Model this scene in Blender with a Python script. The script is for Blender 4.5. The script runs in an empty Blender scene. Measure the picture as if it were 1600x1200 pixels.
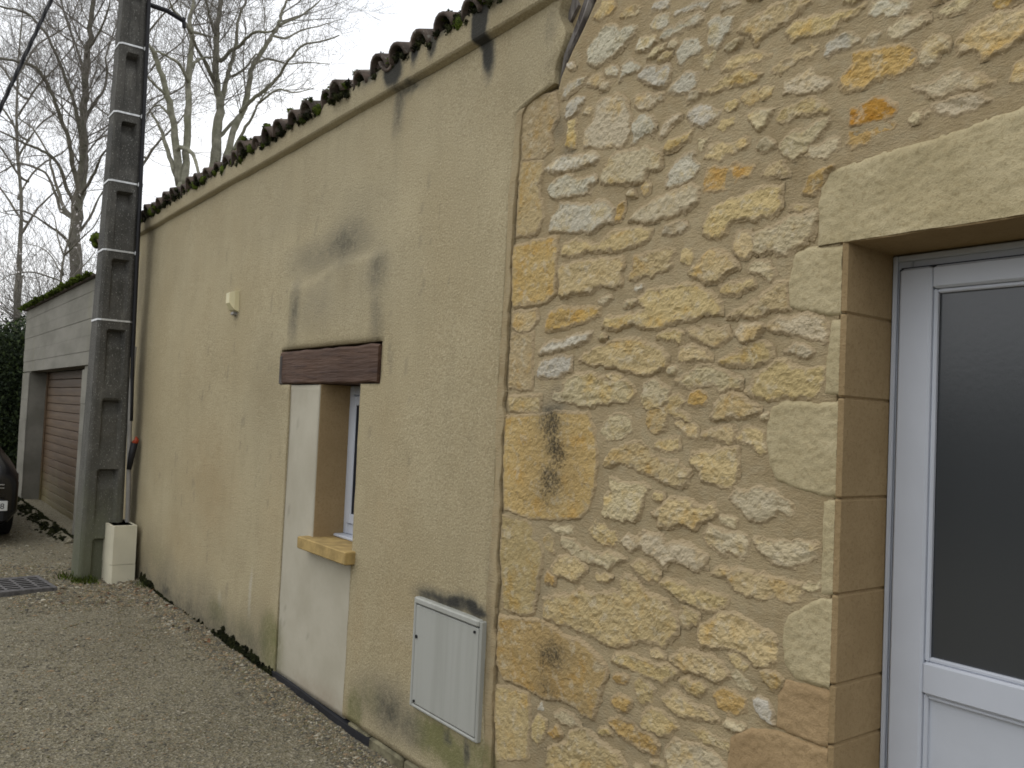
import bpy, math, random
import numpy as np
from mathutils import Matrix, Vector

random.seed(7)
RNG = np.random.default_rng(7)
C = bpy.context.scene.collection
scn = bpy.context.scene

# ------------------------------------------------------------------ camera
EYE = 1.6
FPX = 1350.0                       # focal length in pixels of a 1600 px wide frame
YAW, PITCH, ROLL = math.radians(36.6), math.radians(2.2613), math.radians(2.557)
_f = np.array([-math.cos(YAW) * math.cos(PITCH), math.sin(YAW) * math.cos(PITCH), math.sin(PITCH)])
_r = np.cross(_f, [0, 0, 1.0]); _r /= np.linalg.norm(_r); _u = np.cross(_r, _f)
CR = math.cos(ROLL) * _r + math.sin(ROLL) * _u
CU = -math.sin(ROLL) * _r + math.cos(ROLL) * _u
cam_d = bpy.data.cameras.new('camera'); cam = bpy.data.objects.new('camera', cam_d); C.objects.link(cam)
cam_d.sensor_width = 36.0; cam_d.lens = 36.0 * FPX / 1600.0
cam_d.clip_start = 0.05; cam_d.clip_end = 600
cam.matrix_world = Matrix(((CR[0], CU[0], -_f[0], 0), (CR[1], CU[1], -_f[1], 0), (CR[2], CU[2], -_f[2], EYE), (0, 0, 0, 1)))
scn.camera = cam

# ------------------------------------------------------------------ world, sun, exposure
SUN_EL, SUN_AZ = math.radians(58), math.radians(205)     # soft light from the lane side, high
wd = bpy.data.worlds.new('World'); scn.world = wd; wd.use_nodes = True
nt = wd.node_tree; nt.nodes.clear()
sky = nt.nodes.new('ShaderNodeTexSky'); sky.sky_type = 'NISHITA'; sky.sun_disc = False
sky.sun_elevation = SUN_EL; sky.sun_rotation = SUN_AZ; sky.air_density = 1.0; sky.dust_density = 3.0
tc = nt.nodes.new('ShaderNodeTexCoord')
mp = nt.nodes.new('ShaderNodeMapping'); mp.inputs['Scale'].default_value = (1, 1, 2.2)
ns = nt.nodes.new('ShaderNodeTexNoise'); ns.inputs['Scale'].default_value = 2.1; ns.inputs['Detail'].default_value = 5
cr = nt.nodes.new('ShaderNodeValToRGB')
cr.color_ramp.elements[0].position = 0.35; cr.color_ramp.elements[0].color = (0.86, 0.885, 0.925, 1)
cr.color_ramp.elements[1].position = 0.68; cr.color_ramp.elements[1].color = (1.0, 1.0, 1.0, 1)
ml = nt.nodes.new('ShaderNodeVectorMath'); ml.operation = 'SCALE'; ml.inputs['Scale'].default_value = 13.5
mx = nt.nodes.new('ShaderNodeMix'); mx.data_type = 'RGBA'; mx.inputs[0].default_value = 0.93
bg = nt.nodes.new('ShaderNodeBackground'); bg.inputs['Strength'].default_value = 0.1
ow = nt.nodes.new('ShaderNodeOutputWorld')
L = nt.links.new
L(tc.outputs['Generated'], mp.inputs['Vector']); L(mp.outputs[0], ns.inputs['Vector']); L(ns.outputs['Fac'], cr.inputs[0])
L(cr.outputs[0], ml.inputs[0]); L(sky.outputs[0], mx.inputs[6]); L(ml.outputs[0], mx.inputs[7])
L(mx.outputs[2], bg.inputs[0]); L(bg.outputs[0], ow.inputs[0])

sun_d = bpy.data.lights.new('sun', 'SUN'); sun_o = bpy.data.objects.new('sun', sun_d); C.objects.link(sun_o)
sun_d.energy = 0.55; sun_d.angle = math.radians(50); sun_d.color = (1.0, 0.97, 0.92)
_sd = Vector((math.sin(SUN_AZ) * math.cos(SUN_EL), math.cos(SUN_AZ) * math.cos(SUN_EL), math.sin(SUN_EL)))
sun_o.rotation_euler = _sd.to_track_quat('Z', 'Y').to_euler()

scn.view_settings.view_transform = 'Standard'; scn.view_settings.look = 'None'
scn.view_settings.gamma = 1.0; scn.view_settings.use_curve_mapping = False
scn.view_settings.exposure = 0.05
scn.cycles.max_bounces = 6; scn.cycles.diffuse_bounces = 3
scn.cycles.pixel_filter_type = 'BLACKMAN_HARRIS'; scn.cycles.filter_width = 1.7
scn.cycles.use_denoising = True

# ------------------------------------------------------------------ measuring: photo point -> point on a plane of the place
DW = 2.04                          # distance of the facade plane from the camera
def ray(x, y): return (x - 800) / FPX * CR - (y - 600) / FPX * CU + _f
def W(x, y, Y=DW):                 # facade plane (constant Y) -> (X, Z)
    d = ray(x, y); t = Y / d[1]; return (d[0] * t, EYE + d[2] * t)
def G(x, y, z=0.0):
    d = ray(x, y); t = (z - EYE) / d[2]; return (d[0] * t, d[1] * t)
def at_depth(x, y, t):
    d = ray(x, y) * t; return np.array([d[0], d[1], d[2] + EYE])

# ------------------------------------------------------------------ vectorised noise
def _hash(ix, iy, s):
    h = (ix.astype(np.int64) * 374761393 + iy.astype(np.int64) * 668265263 + int(s) * 144665) & 0x7fffffff
    h = ((h ^ (h >> 13)) * 1274126177) & 0x7fffffff
    h = h ^ (h >> 16)
    return (h & 0xffff) / 65535.0
def vnoise(x, y, s=0):
    x = np.asarray(x, float); y = np.asarray(y, float)
    ix = np.floor(x); iy = np.floor(y); fx = x - ix; fy = y - iy
    ux = fx * fx * fx * (fx * (fx * 6 - 15) + 10); uy = fy * fy * fy * (fy * (fy * 6 - 15) + 10)
    a = _hash(ix, iy, s); b = _hash(ix + 1, iy, s); c = _hash(ix, iy + 1, s); d = _hash(ix + 1, iy + 1, s)
    return (a + (b - a) * ux) * (1 - uy) + (c + (d - c) * ux) * uy - 0.5
def fbm(x, y, s=0, o=4, g=0.5):
    v = 0; a = 1.0; t = 0
    for i in range(o):
        v = v + a * vnoise(x * 2 ** i + 17.3 * i, y * 2 ** i + 5.1 * i, s + i * 31); t += a; a *= g
    return v / t * 1.6
def sstep(a, b, x):
    t = np.clip((x - a) / (b - a), 0, 1); return t * t * (3 - 2 * t)

# ------------------------------------------------------------------ mesh helpers
def mesh_np(name, v, faces, smooth=False, attrs=None, mats=(), midx=None):
    """faces: list of int arrays (n,3) or (n,4)."""
    me = bpy.data.meshes.new(name)
    v = np.asarray(v, np.float32)
    me.vertices.add(len(v)); me.vertices.foreach_set('co', v.ravel())
    faces = [np.asarray(f, np.int32) for f in faces if len(f)]
    idx = np.concatenate([f.ravel() for f in faces]); tot = np.concatenate([np.full(len(f), f.shape[1], np.int32) for f in faces])
    st = np.zeros(len(tot), np.int32); st[1:] = np.cumsum(tot)[:-1]
    me.loops.add(len(idx)); me.loops.foreach_set('vertex_index', idx)
    me.polygons.add(len(tot)); me.polygons.foreach_set('loop_start', st)
    try: me.polygons.foreach_set('loop_total', tot)
    except Exception: pass
    me.polygons.foreach_set('use_smooth', np.full(len(tot), smooth, bool))
    for m in mats: me.materials.append(m)
    if midx is not None: me.polygons.foreach_set('material_index', np.asarray(midx, np.int32))
    for k, a in (attrs or {}).items():
        a = np.asarray(a, np.float32)
        if a.ndim == 1:
            at = me.attributes.new(k, 'FLOAT', 'POINT'); at.data.foreach_set('value', a)
        else:
            at = me.attributes.new(k, 'FLOAT_COLOR', 'POINT'); at.data.foreach_set('color', a.ravel())
    me.update(calc_edges=True); me.validate()
    return me
def link(name, me, parent=None, loc=None):
    o = bpy.data.objects.new(name, me); C.objects.link(o)
    if loc is not None: o.location = loc
    if parent is not None:
        o.parent = parent
        o.location = Vector(loc if loc is not None else (0, 0, 0)) - parent.location
    return o
def thing(name, label, cat, loc=(0, 0, 0), group=None):
    o = bpy.data.objects.new(name, None); C.objects.link(o); o.location = loc; o.empty_display_size = 0.2
    o['label'] = label; o['category'] = cat
    if group: o['group'] = group
    bpy.context.view_layer.update()
    return o
def tag(o, label, cat, group=None):
    o['label'] = label; o['category'] = cat
    if group: o['group'] = group
    return o

class MB:
    """collects simple solids (world coordinates)"""
    def __init__(s): s.v = []; s.q = []; s.t = []; s.qm = []; s.tm = []; s.m = 0
    def quadstrip(s, rings, close=True, caps=True):
        n = len(rings[0]); b = len(s.v)
        for r in rings: s.v += [tuple(p) for p in r]
        for i in range(len(rings) - 1):
            for j in range(n if close else n - 1):
                k = (j + 1) % n
                s.q.append((b + i * n + j, b + i * n + k, b + (i + 1) * n + k, b + (i + 1) * n + j)); s.qm.append(s.m)
        if caps:
            for i, rev in ((0, True), (len(rings) - 1, False)):
                c = len(s.v); s.v.append(tuple(np.mean(np.array(rings[i]), 0)))
                for j in range(n):
                    k = (j + 1) % n; a, d = b + i * n + j, b + i * n + k
                    s.t.append((c, d, a) if rev else (c, a, d)); s.tm.append(s.m)
        return s
    def box(s, x0, x1, y0, y1, z0, z1, bev=0.0):
        """box with chamfered edges"""
        x0, x1 = min(x0, x1), max(x0, x1); y0, y1 = min(y0, y1), max(y0, y1); z0, z1 = min(z0, z1), max(z0, z1)
        b = min(bev, (x1 - x0) * .45, (y1 - y0) * .45, (z1 - z0) * .45)
        def ring(z, i):
            return [(x0 + i, y0 + i + b, z), (x0 + i + b, y0 + i, z), (x1 - i - b, y0 + i, z), (x1 - i, y0 + i + b, z),
                    (x1 - i, y1 - i - b, z), (x1 - i - b, y1 - i, z), (x0 + i + b, y1 - i, z), (x0 + i, y1 - i - b, z)] if b > 0 else \
                   [(x0, y0, z), (x1, y0, z), (x1, y1, z), (x0, y1, z)]
        if b > 0: s.quadstrip([ring(z0, b), ring(z0 + b, 0), ring(z1 - b, 0), ring(z1, b)])
        else: s.quadstrip([ring(z0, 0), ring(z1, 0)])
        return s
    def tube(s, pts, rad, n=8, caps=True):
        pts = [np.array(p, float) for p in pts]
        rad = [rad] * len(pts) if np.isscalar(rad) else rad
        rings = []; up = np.array([0.13, 0.21, 0.97])
        for i, p in enumerate(pts):
            d = pts[min(i + 1, len(pts) - 1)] - pts[max(i - 1, 0)]; d /= np.linalg.norm(d) + 1e-9
            a = np.cross(d, up if abs(d @ up) < .95 else np.array([1.0, 0, 0])); a /= np.linalg.norm(a); b2 = np.cross(d, a)
            rings.append([p + rad[i] * (math.cos(6.28318 * k / n) * a + math.sin(6.28318 * k / n) * b2) for k in range(n)])
        return s.quadstrip(rings, True, caps)
    def me(s, name, mats, smooth=False):
        fs = []; mi = []
        if s.q: fs.append(np.array(s.q)); mi += s.qm
        if s.t: fs.append(np.array(s.t)); mi += s.tm
        return mesh_np(name, s.v, fs, smooth, None, mats, mi)
    def build(s, name, mats, parent=None, smooth=False):
        mats = mats if isinstance(mats, (list, tuple)) else [mats]
        me = s.me(name, mats, smooth)
        if parent is not None:
            off = Vector(parent.matrix_world.translation)
            me.transform(Matrix.Translation(-off))
            o = bpy.data.objects.new(name, me); C.objects.link(o); o.parent = parent
            return o
        o = bpy.data.objects.new(name, me); C.objects.link(o); return o
def shift_to(me, o_parent):
    me.transform(Matrix.Translation(-Vector(o_parent.matrix_world.translation)))

def grid_faces(nx, nz, keep=None):
    i = np.arange(nx - 1)[:, None] * nz + np.arange(nz - 1)[None, :]
    q = np.stack([i, i + nz, i + nz + 1, i + 1], -1)
    if keep is not None: q = q[keep]
    return q.reshape(-1, 4)

# ------------------------------------------------------------------ materials
def _n(nt, t, **kw):
    n = nt.nodes.new(t)
    for k, v in kw.items(): setattr(n, k, v)
    return n
class Mat:
    def __init__(s, name):
        s.m = bpy.data.materials.new(name); s.m.use_nodes = True; s.nt = s.m.node_tree; s.nt.nodes.clear()
        s.b = _n(s.nt, 'ShaderNodeBsdfPrincipled'); s.o = _n(s.nt, 'ShaderNodeOutputMaterial')
        s.L = s.nt.links.new; s.L(s.b.outputs[0], s.o.inputs[0])
        s.pos = _n(s.nt, 'ShaderNodeNewGeometry').outputs['Position']; s.h = None
    def noise(s, scale, detail=3, rough=0.55, stretch=None, vec=None):
        v = vec or s.pos
        if stretch:
            m = _n(s.nt, 'ShaderNodeMapping'); m.inputs['Scale'].default_value = stretch; s.L(v, m.inputs['Vector']); v = m.outputs[0]
        n = _n(s.nt, 'ShaderNodeTexNoise'); n.inputs['Scale'].default_value = scale; n.inputs['Detail'].default_value = detail
        n.inputs['Roughness'].default_value = rough; s.L(v, n.inputs['Vector']); return n.outputs['Fac']
    def voro(s, scale, out='Distance', feature='F1', stretch=None):
        v = s.pos
        if stretch:
            m = _n(s.nt, 'ShaderNodeMapping'); m.inputs['Scale'].default_value = stretch; s.L(v, m.inputs['Vector']); v = m.outputs[0]
        n = _n(s.nt, 'ShaderNodeTexVoronoi'); n.feature = feature; n.inputs['Scale'].default_value = scale; s.L(v, n.inputs['Vector']); return n.outputs[out]
    def ramp(s, x, a, b):
        n = _n(s.nt, 'ShaderNodeMapRange', interpolation_type='SMOOTHSTEP'); n.inputs[1].default_value = a; n.inputs[2].default_value = b
        s.L(x, n.inputs[0]); return n.outputs[0]
    def math(s, op, a, b=None):
        n = _n(s.nt, 'ShaderNodeMath', operation=op)
        for i, x in enumerate((a, b)):
            if x is None: continue
            if isinstance(x, (int, float)): n.inputs[i].default_value = x
            else: s.L(x, n.inputs[i])
        return n.outputs[0]
    def mix(s, f, a, b, mode='MIX'):
        n = _n(s.nt, 'ShaderNodeMix', data_type='RGBA', blend_type=mode)
        for i, x in ((0, f), (6, a), (7, b)):
            if isinstance(x, (int, float)): n.inputs[i].default_value = x
            elif isinstance(x, (tuple, list)): n.inputs[i].default_value = (*x[:3], 1)
            else: s.L(x, n.inputs[i])
        return n.outputs[2]
    def attr(s, name, out='Fac'):
        n = _n(s.nt, 'ShaderNodeAttribute', attribute_name=name); return n.outputs[out]
    def objcol(s): return _n(s.nt, 'ShaderNodeObjectInfo').outputs['Color']
    def objrand(s): return _n(s.nt, 'ShaderNodeObjectInfo').outputs['Random']
    def bump(s, x, strength, dist):
        n = _n(s.nt, 'ShaderNodeBump'); n.inputs['Strength'].default_value = strength; n.inputs['Distance'].default_value = dist
        s.L(x, n.inputs['Height'])
        if s.h is not None: s.L(s.h, n.inputs['Normal'])
        s.h = n.outputs[0]; s.L(s.h, s.b.inputs['Normal'])
    def done(s, col, rough=0.9, metal=0.0, spec=0.3):
        for k, x in (('Base Color', col), ('Roughness', rough), ('Metallic', metal), ('Specular IOR Level', spec)):
            i = s.b.inputs[k]
            if isinstance(x, (int, float)): i.default_value = x
            elif isinstance(x, (tuple, list)): i.default_value = (*x[:3], 1)
            else: s.L(x, i)
        return s.m
def simple(name, col, rough=0.7, metal=0.0, var=0.12, scale=6, bump=None, spec=0.3):
    m = Mat(name); n = m.noise(scale, 4)
    c = m.mix(m.ramp(n, .3, .7), [x * (1 - var) for x in col], [min(1, x * (1 + var)) for x in col])
    if bump: m.bump(m.noise(bump[0], 3), bump[1], bump[2])
    return m.done(c, rough, metal, spec)

def stained(m, c, dark=(0.035, 0.035, 0.032), green=(0.17, 0.17, 0.07), warm=(0.36, 0.24, 0.11), pale=(0.5, 0.47, 0.38), fine=35, kamp=1.0, soft=.74):
    """weather marks carried by the facade meshes as attributes, broken up by noise"""
    n = m.noise(fine, 5, .65); n2 = m.noise(7, 4, .6)
    k = m.math('ADD', m.math('MULTIPLY', m.math('SUBTRACT', n, .5), .9), m.math('MULTIPLY', m.math('SUBTRACT', n2, .5), .7))
    for a, col, kk in (('warm', warm, .5), ('pale', pale, .6), ('green', green, .9), ('dark', dark, 1.0)):
        at = m.attr(a)
        f = m.math('MULTIPLY', m.ramp(m.math('ADD', at, m.math('MULTIPLY', m.math('MULTIPLY', k, at), 1.4)), 0.02, 1.0), kk)
        if a == 'dark':
            f2 = m.math('MULTIPLY', m.ramp(m.math('ADD', at, m.math('MULTIPLY', k, .55 * kamp)), .62, 1.25), .92)
            lin = m.math('MULTIPLY', m.math('MINIMUM', m.math('MULTIPLY', at, m.math('ADD', 1.0, k)), 1.0), soft)
            c = m.mix(m.math('MAXIMUM', lin, 0.0), c, (.115, .11, .088)); c = m.mix(f2, c, col)
        else: c = m.mix(f, c, col)
    return c

# grainy sprayed render
m = Mat('render_coat')
n1 = m.noise(1.3, 4); n2 = m.noise(9, 4, .6, stretch=(1, 1, .25)); n3 = m.noise(105, 3, .75)
c = m.mix(m.ramp(n1, .3, .7), (.385, .322, .195), (.44, .378, .24))
c = m.mix(m.math('MULTIPLY', m.ramp(n2, .45, .75), .30), c, (.32, .275, .17))
c = m.mix(m.math('MULTIPLY', m.ramp(n3, .52, .66), .5), c, (.22, .175, .105))
c = m.mix(m.math('MULTIPLY', m.ramp(n3, .47, .36), .4), c, (.60, .52, .37))
c = stained(m, c)
m.bump(n3, .8, .008); m.bump(m.noise(30, 2), .25, .006)
M_RENDER = m.done(c, .95, 0, .2)
# smooth later plaster
m = Mat('smooth_plaster'); n1 = m.noise(3, 5, .6); n2 = m.noise(60, 4)
c = m.mix(m.ramp(n1, .3, .7), (.395, .365, .285), (.46, .43, .345)); c = m.mix(m.math('MULTIPLY', m.ramp(n2, .55, .75), .25), c, (.36, .34, .28))
c = stained(m, c, green=(.2, .19, .1), warm=(.27, .2, .14))
m.bump(m.noise(45, 4), .2, .003); M_PLASTER = m.done(c, .9, 0, .2)
# lime mortar between stones
m = Mat('lime_mortar'); n1 = m.noise(2.6, 5, .6); n2 = m.noise(26, 4, .6); n3 = m.noise(230, 3, .7)
c = m.mix(m.ramp(n1, .3, .7), (.345, .267, .15), (.43, .345, .205)); c = m.mix(m.math('MULTIPLY', m.ramp(n2, .4, .75), .35), c, (.46, .40, .27))
c = m.mix(m.math('MULTIPLY', m.ramp(n3, .55, .75), .4), c, (.2, .15, .085)); c = m.mix(m.math('MULTIPLY', m.ramp(n3, .42, .28), .3), c, (.5, .42, .29))
c = stained(m, c, fine=28); m.bump(n3, .8, .005); m.bump(m.noise(60, 4, .65, stretch=(1, 1, 2.2)), .7, .009)
M_MORTAR = m.done(c, .95, 0, .2)
# rubble limestone, tinted per stone by the object colour
m = Mat('rubble_limestone'); n1 = m.noise(11, 5, .65); n2 = m.noise(42, 5, .7); n3 = m.noise(170, 3, .7)
oc = m.objcol(); n4 = m.noise(24, 4, .6)
c = m.mix(1.0, oc, m.mix(m.ramp(n1, .48, .72), (1.0, 1.0, 1.0), (1.0, .86, .58)), 'MULTIPLY')
c = m.mix(m.math('MULTIPLY', m.ramp(n4, .52, .66), .55), c, (.54, .475, .345))
c = m.mix(m.math('MULTIPLY', m.ramp(n2, .44, .32), .5), c, (.27, .205, .105))
c = m.mix(m.math('MULTIPLY', m.ramp(n2, .58, .68), .35), c, (.55, .49, .36))
c = m.mix(m.math('MULTIPLY', m.ramp(n3, .60, .72), .4), c, (.17, .14, .075))
rim = m.math('MULTIPLY', m.attr('rim'), m.ramp(m.math('ADD', n4, m.math('MULTIPLY', m.attr('rim'), .45)), .62, .80))
c = m.mix(m.math('MULTIPLY', rim, .9), c, (.39, .305, .185))
c = stained(m, c, fine=85, kamp=3.2, soft=.45, warm=(.44, .29, .10), dark=(.048, .040, .028))
m.bump(n2, .4, .012); m.bump(n3, .8, .006); M_STONE = m.done(c, .95, 0, .2)
# pale dressed imitation stone and its ochre arris
def dressed(name, a, b, d):
    m = Mat(name); n1 = m.noise(6, 6, .65); n2 = m.noise(75, 4, .7); n3 = m.noise(210, 3, .7)
    c = m.mix(m.ramp(n1, .3, .7), a, b); c = m.mix(m.math('MULTIPLY', m.ramp(n2, .48, .66), .6), c, d)
    c = m.mix(m.math('MULTIPLY', m.ramp(n3, .56, .68), .45), c, [x * .6 for x in d])
    c = stained(m, c, fine=30); m.bump(n2, .7, .005); m.bump(n3, .6, .003); return m.done(c, .92, 0, .2)
M_PALE = dressed('pale_dressed_stone', (.40, .335, .195), (.475, .405, .25), (.335, .27, .145))
M_OCHRE = dressed('ochre_dressed_stone', (.335, .235, .125), (.385, .275, .15), (.29, .20, .10))
M_REVEAL = dressed('ochre_reveal_render', (.32, .23, .12), (.37, .27, .145), (.28, .195, .10))
M_CORE = simple('masonry_core', (.10, .085, .065), .95, var=.25, scale=8)
M_SILL = simple('ochre_sill_stone', (.36, .255, .10), .85, var=.22, scale=14, bump=(60, .4, .003))
M_PVC = simple('white_plastic_frame', (.51, .54, .60), .35, var=.03, scale=5, spec=.4)
M_GASKET = simple('dark_gasket', (.04, .045, .06), .6)
M_METALBOX = None
m = Mat('weathered_white_cabinet'); n1 = m.noise(16, 4, .6, stretch=(1, 1, .06)); n2 = m.noise(70, 4)
zz = _n(m.nt, 'ShaderNodeSeparateXYZ'); m.L(m.pos, zz.inputs[0])
c = m.mix(m.math('MULTIPLY', m.ramp(n1, .42, .72), .35), (.37, .375, .345), (.25, .255, .22)); c = m.mix(m.math('MULTIPLY', m.ramp(n2, .6, .75), .3), c, (.3, .3, .24))
gt = m.math('MULTIPLY', m.ramp(m.math('ADD', zz.outputs[2], m.math('MULTIPLY', m.noise(30, 4), .12)), .83, .92), .75)
c = m.mix(gt, c, (.2, .21, .12)); m.bump(n2, .08, .002); M_CABINET = m.done(c, .6, 0, .35)
m = Mat('dark_stained_oak'); n1 = m.noise(12, 5, .6, stretch=(.12, 1, 1)); n2 = m.noise(50, 3, .6, stretch=(.08, 1, 1))
c = m.mix(m.ramp(n1, .3, .7), (.055, .028, .017), (.10, .055, .034)); c = m.mix(m.math('MULTIPLY', m.ramp(n2, .55, .7), .6), c, (.03, .014, .012))
m.bump(n2, .9, .008); M_BEAM = m.done(c, .7, 0, .3)
m = Mat('silvered_timber'); n1 = m.noise(30, 5, .6, stretch=(1, 1, .12)); c = m.mix(m.ramp(n1, .35, .7), (.07, .06, .055), (.27, .25, .23))
m.bump(n1, .8, .008); M_OLDWOOD = m.done(c, .9)
m = Mat('old_clay_tile'); n1 = m.noise(9, 5, .6); n2 = m.noise(45, 4, .65); oc = m.objrand()
c = m.mix(m.ramp(n1, .3, .7), (.06, .048, .04), (.125, .094, .075)); c = m.mix(m.math('MULTIPLY', m.ramp(n2, .5, .7), .6), c, (.05, .05, .045))
c = m.mix(m.math('MULTIPLY', m.ramp(m.noise(14, 5, .7), .56, .68), .7), c, (.26, .25, .22)); m.bump(n2, .5, .006); M_TILE = m.done(c, .95)
m = Mat('roof_moss'); n1 = m.noise(14, 4); n2 = m.noise(120, 3)
c = m.mix(m.ramp(n1, .35, .65), (.022, .03, .009), (.10, .14, .02)); c = m.mix(m.math('MULTIPLY', m.ramp(n2, .5, .7), .5), c, (.17, .20, .03))
m.bump(n2, 1, .015); M_MOSS = m.done(c, 1, 0, .1)
m = Mat('dark_wall_moss'); n1 = m.noise(20, 4); n2 = m.noise(140, 3)
c = m.mix(m.ramp(n1, .35, .65), (.016, .018, .010), (.05, .055, .022)); m.bump(n2, 1, .012); M_MOSSD = m.done(c, 1, 0, .1)
m = Mat('lichened_concrete_pole'); n1 = m.noise(4, 5, .6); n2 = m.noise(40, 5, .7); v = m.voro(55); sp = m.noise(95, 2)
c = m.mix(m.ramp(n1, .3, .7), (.05, .049, .044), (.092, .088, .078)); c = m.mix(m.math('MULTIPLY', m.ramp(n2, .5, .75), .6), c, (.035, .034, .03))
c = m.mix(m.math('MULTIPLY', m.ramp(m.noise(120, 4, .6, stretch=(1, 1, .5)), .60, .67), .7), c, (.34, .34, .31))
c = m.mix(m.math('MULTIPLY', m.ramp(m.noise(13, 4, .6, stretch=(1, 1, .15)), .55, .75), .45), c, (.17, .165, .145))
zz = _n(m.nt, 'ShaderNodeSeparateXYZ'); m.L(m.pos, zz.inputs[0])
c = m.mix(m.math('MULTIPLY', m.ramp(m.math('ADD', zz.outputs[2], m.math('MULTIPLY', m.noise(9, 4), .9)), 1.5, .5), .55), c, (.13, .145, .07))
c = m.mix(m.math('MULTIPLY', m.ramp(m.math('ADD', zz.outputs[2], m.math('MULTIPLY', n1, 1.2)), 3.2, 1.2), .22), c, (.17, .165, .135))
m.bump(n2, .5, .008); m.bump(sp, .3, .003); M_POLE = m.done(c, .95)
M_STRAP = simple('bright_steel_strap', (.55, .56, .56), .4, .4, var=.15, scale=30)
M_BLACK = simple('black_rubber_cable', (.012, .012, .014), .55, var=.2)
M_RED = simple('orange_red_cap', (.3, .045, .015), .5)
M_GREYPIPE = simple('grey_conduit', (.24, .23, .21), .5)
M_BEIGE = simple('cream_concrete_cover', (.60, .565, .43), .75, var=.06, scale=4, bump=(120, .15, .002))
M_CREAMPL = simple('cream_plastic', (.62, .56, .34), .45, var=.05)
m = Mat('board_marked_concrete'); n1 = m.noise(3, 5, .6, stretch=(.3, 1, 1)); n2 = m.noise(30, 4, .6, stretch=(.25, 1, 2.5)); n3 = m.noise(2.2, 4, .6, stretch=(1.5, 1, .2))
c = m.mix(m.ramp(n1, .3, .7), (.165, .158, .13), (.235, .225, .19)); c = m.mix(m.math('MULTIPLY', m.ramp(n2, .5, .75), .45), c, (.21, .20, .175))
c = m.mix(m.math('MULTIPLY', m.ramp(n3, .56, .72), .5), c, (.2, .19, .13)); m.bump(n2, .4, .006); M_CONC = m.done(c, .95)
m = Mat('brown_garage_door'); n1 = m.noise(22, 4, .6, stretch=(.05, 1, 1)); n2 = m.noise(3, 4)
c = m.mix(m.ramp(n1, .35, .7), (.085, .052, .027), (.125, .08, .043)); zz = _n(m.nt, 'ShaderNodeSeparateXYZ'); m.L(m.pos, zz.inputs[0])
c = m.mix(m.math('MULTIPLY', m.ramp(m.math('ADD', zz.outputs[2], m.math('MULTIPLY', n2, .8)), 1.1, .3), .6), c, (.16, .145, .055))
m.bump(n1, .2, .002); M_GDOOR = m.done(c, .6, 0, .35)
m = Mat('obscured_glass'); n1 = m.noise(70, 3); m.bump(n1, .05, .003); m.b.inputs['Coat Weight'].default_value = .0
M_GLASS = m.done((.038, .042, .046), .22, 0, .8)
M_GLASS2 = simple('dark_window_glass', (.012, .012, .014), .05, var=.05, spec=.5)
M_PANEL = simple('textured_door_panel', (.50, .53, .585), .5, var=.04, bump=(160, .15, .001), spec=.4)
M_IRON = simple('cast_iron_grate', (.105, .10, .10), .6, .2, var=.3, scale=25, bump=(80, .3, .002))
M_PITSHADE = simple('painted_pit_shade', (.01, .01, .01), 1)  # near black, paints the shade seen between the grate bars
M_PLINTH = simple('mossy_plinth_block', (.16, .145, .09), .95, var=.4, scale=14, bump=(60, .6, .006))
M_MEMBRANE = simple('black_damp_membrane', (.02, .021, .026), .55)
def barkmat(name, a, b, g, s=6):
    m = Mat(name); n1 = m.noise(s, 5, .65); n2 = m.noise(3.2, 4)
    c = m.mix(m.ramp(n1, .35, .68), a, b); c = m.mix(m.math('MULTIPLY', m.ramp(n2, .45, .7), .5), c, g); m.bump(n1, .5, .02); return m.done(c, .95, 0, .1)
M_BARK = barkmat('dull_brown_bark', (.11, .10, .08), (.19, .175, .145), (.12, .13, .085))
M_PLANE = barkmat('pale_plane_bark', (.17, .165, .125), (.30, .29, .23), (.20, .205, .13))
M_TWIG = simple('twig_bark', (.19, .175, .155), .95, var=.3, scale=2)
M_TWIG2 = simple('plane_twig_bark', (.20, .185, .16), .95, var=.3, scale=2)
M_BLOSSOM = simple('white_blossom', (.62, .58, .56), .8, var=.15, scale=4)
m = Mat('conifer_hedge_leaf'); at = m.attr('tint', 'Color'); M_HEDGE = m.done(at, .8, 0, .2)
m = Mat('loose_stone_chips'); at = m.attr('tint', 'Color'); n = m.noise(300, 2)
M_CHIP = m.done(m.mix(m.math('MULTIPLY', m.ramp(n, .5, .7), .35), at, (.06, .055, .045)), .9, 0, .25)
m = Mat('worn_gravel_drive'); n1 = m.noise(.9, 5, .6); n2 = m.noise(14, 5, .65); vc = m.voro(75, 'Color'); vd = m.voro(75); vc2 = m.voro(190, 'Color')
bw = _n(m.nt, 'ShaderNodeSeparateColor'); m.L(vc, bw.inputs[0]); bw2 = _n(m.nt, 'ShaderNodeSeparateColor'); m.L(vc2, bw2.inputs[0])
c = m.mix(m.ramp(n1, .32, .68), (.155, .136, .088), (.20, .178, .118)); c = m.mix(m.math('MULTIPLY', m.ramp(n2, .45, .7), .5), c, (.075, .073, .045))
c = m.mix(m.math('MULTIPLY', m.ramp(bw.outputs[0], .5, 1), .6), c, (.33, .30, .23)); c = m.mix(m.math('MULTIPLY', m.ramp(bw.outputs[1], .6, 1), .6), c, (.05, .048, .043))
c = m.mix(m.math('MULTIPLY', m.ramp(bw2.outputs[0], .7, 1), .5), c, (.23, .21, .17)); c = m.mix(m.math('MULTIPLY', m.ramp(bw2.outputs[1], .7, 1), .5), c, (.04, .038, .033))
m.bump(vd, .7, .012); m.bump(n2, .4, .02); M_GROUND = m.done(c, .95, 0, .2)
m = Mat('car_paint'); M_CAR = m.done((.006, .006, .007), .25, 0, .5)
M_CARPL = simple('black_bumper_plastic', (.014, .014, .015), .6)
M_CHROME = simple('chrome_strip', (.55, .55, .56), .2, .9)
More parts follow.
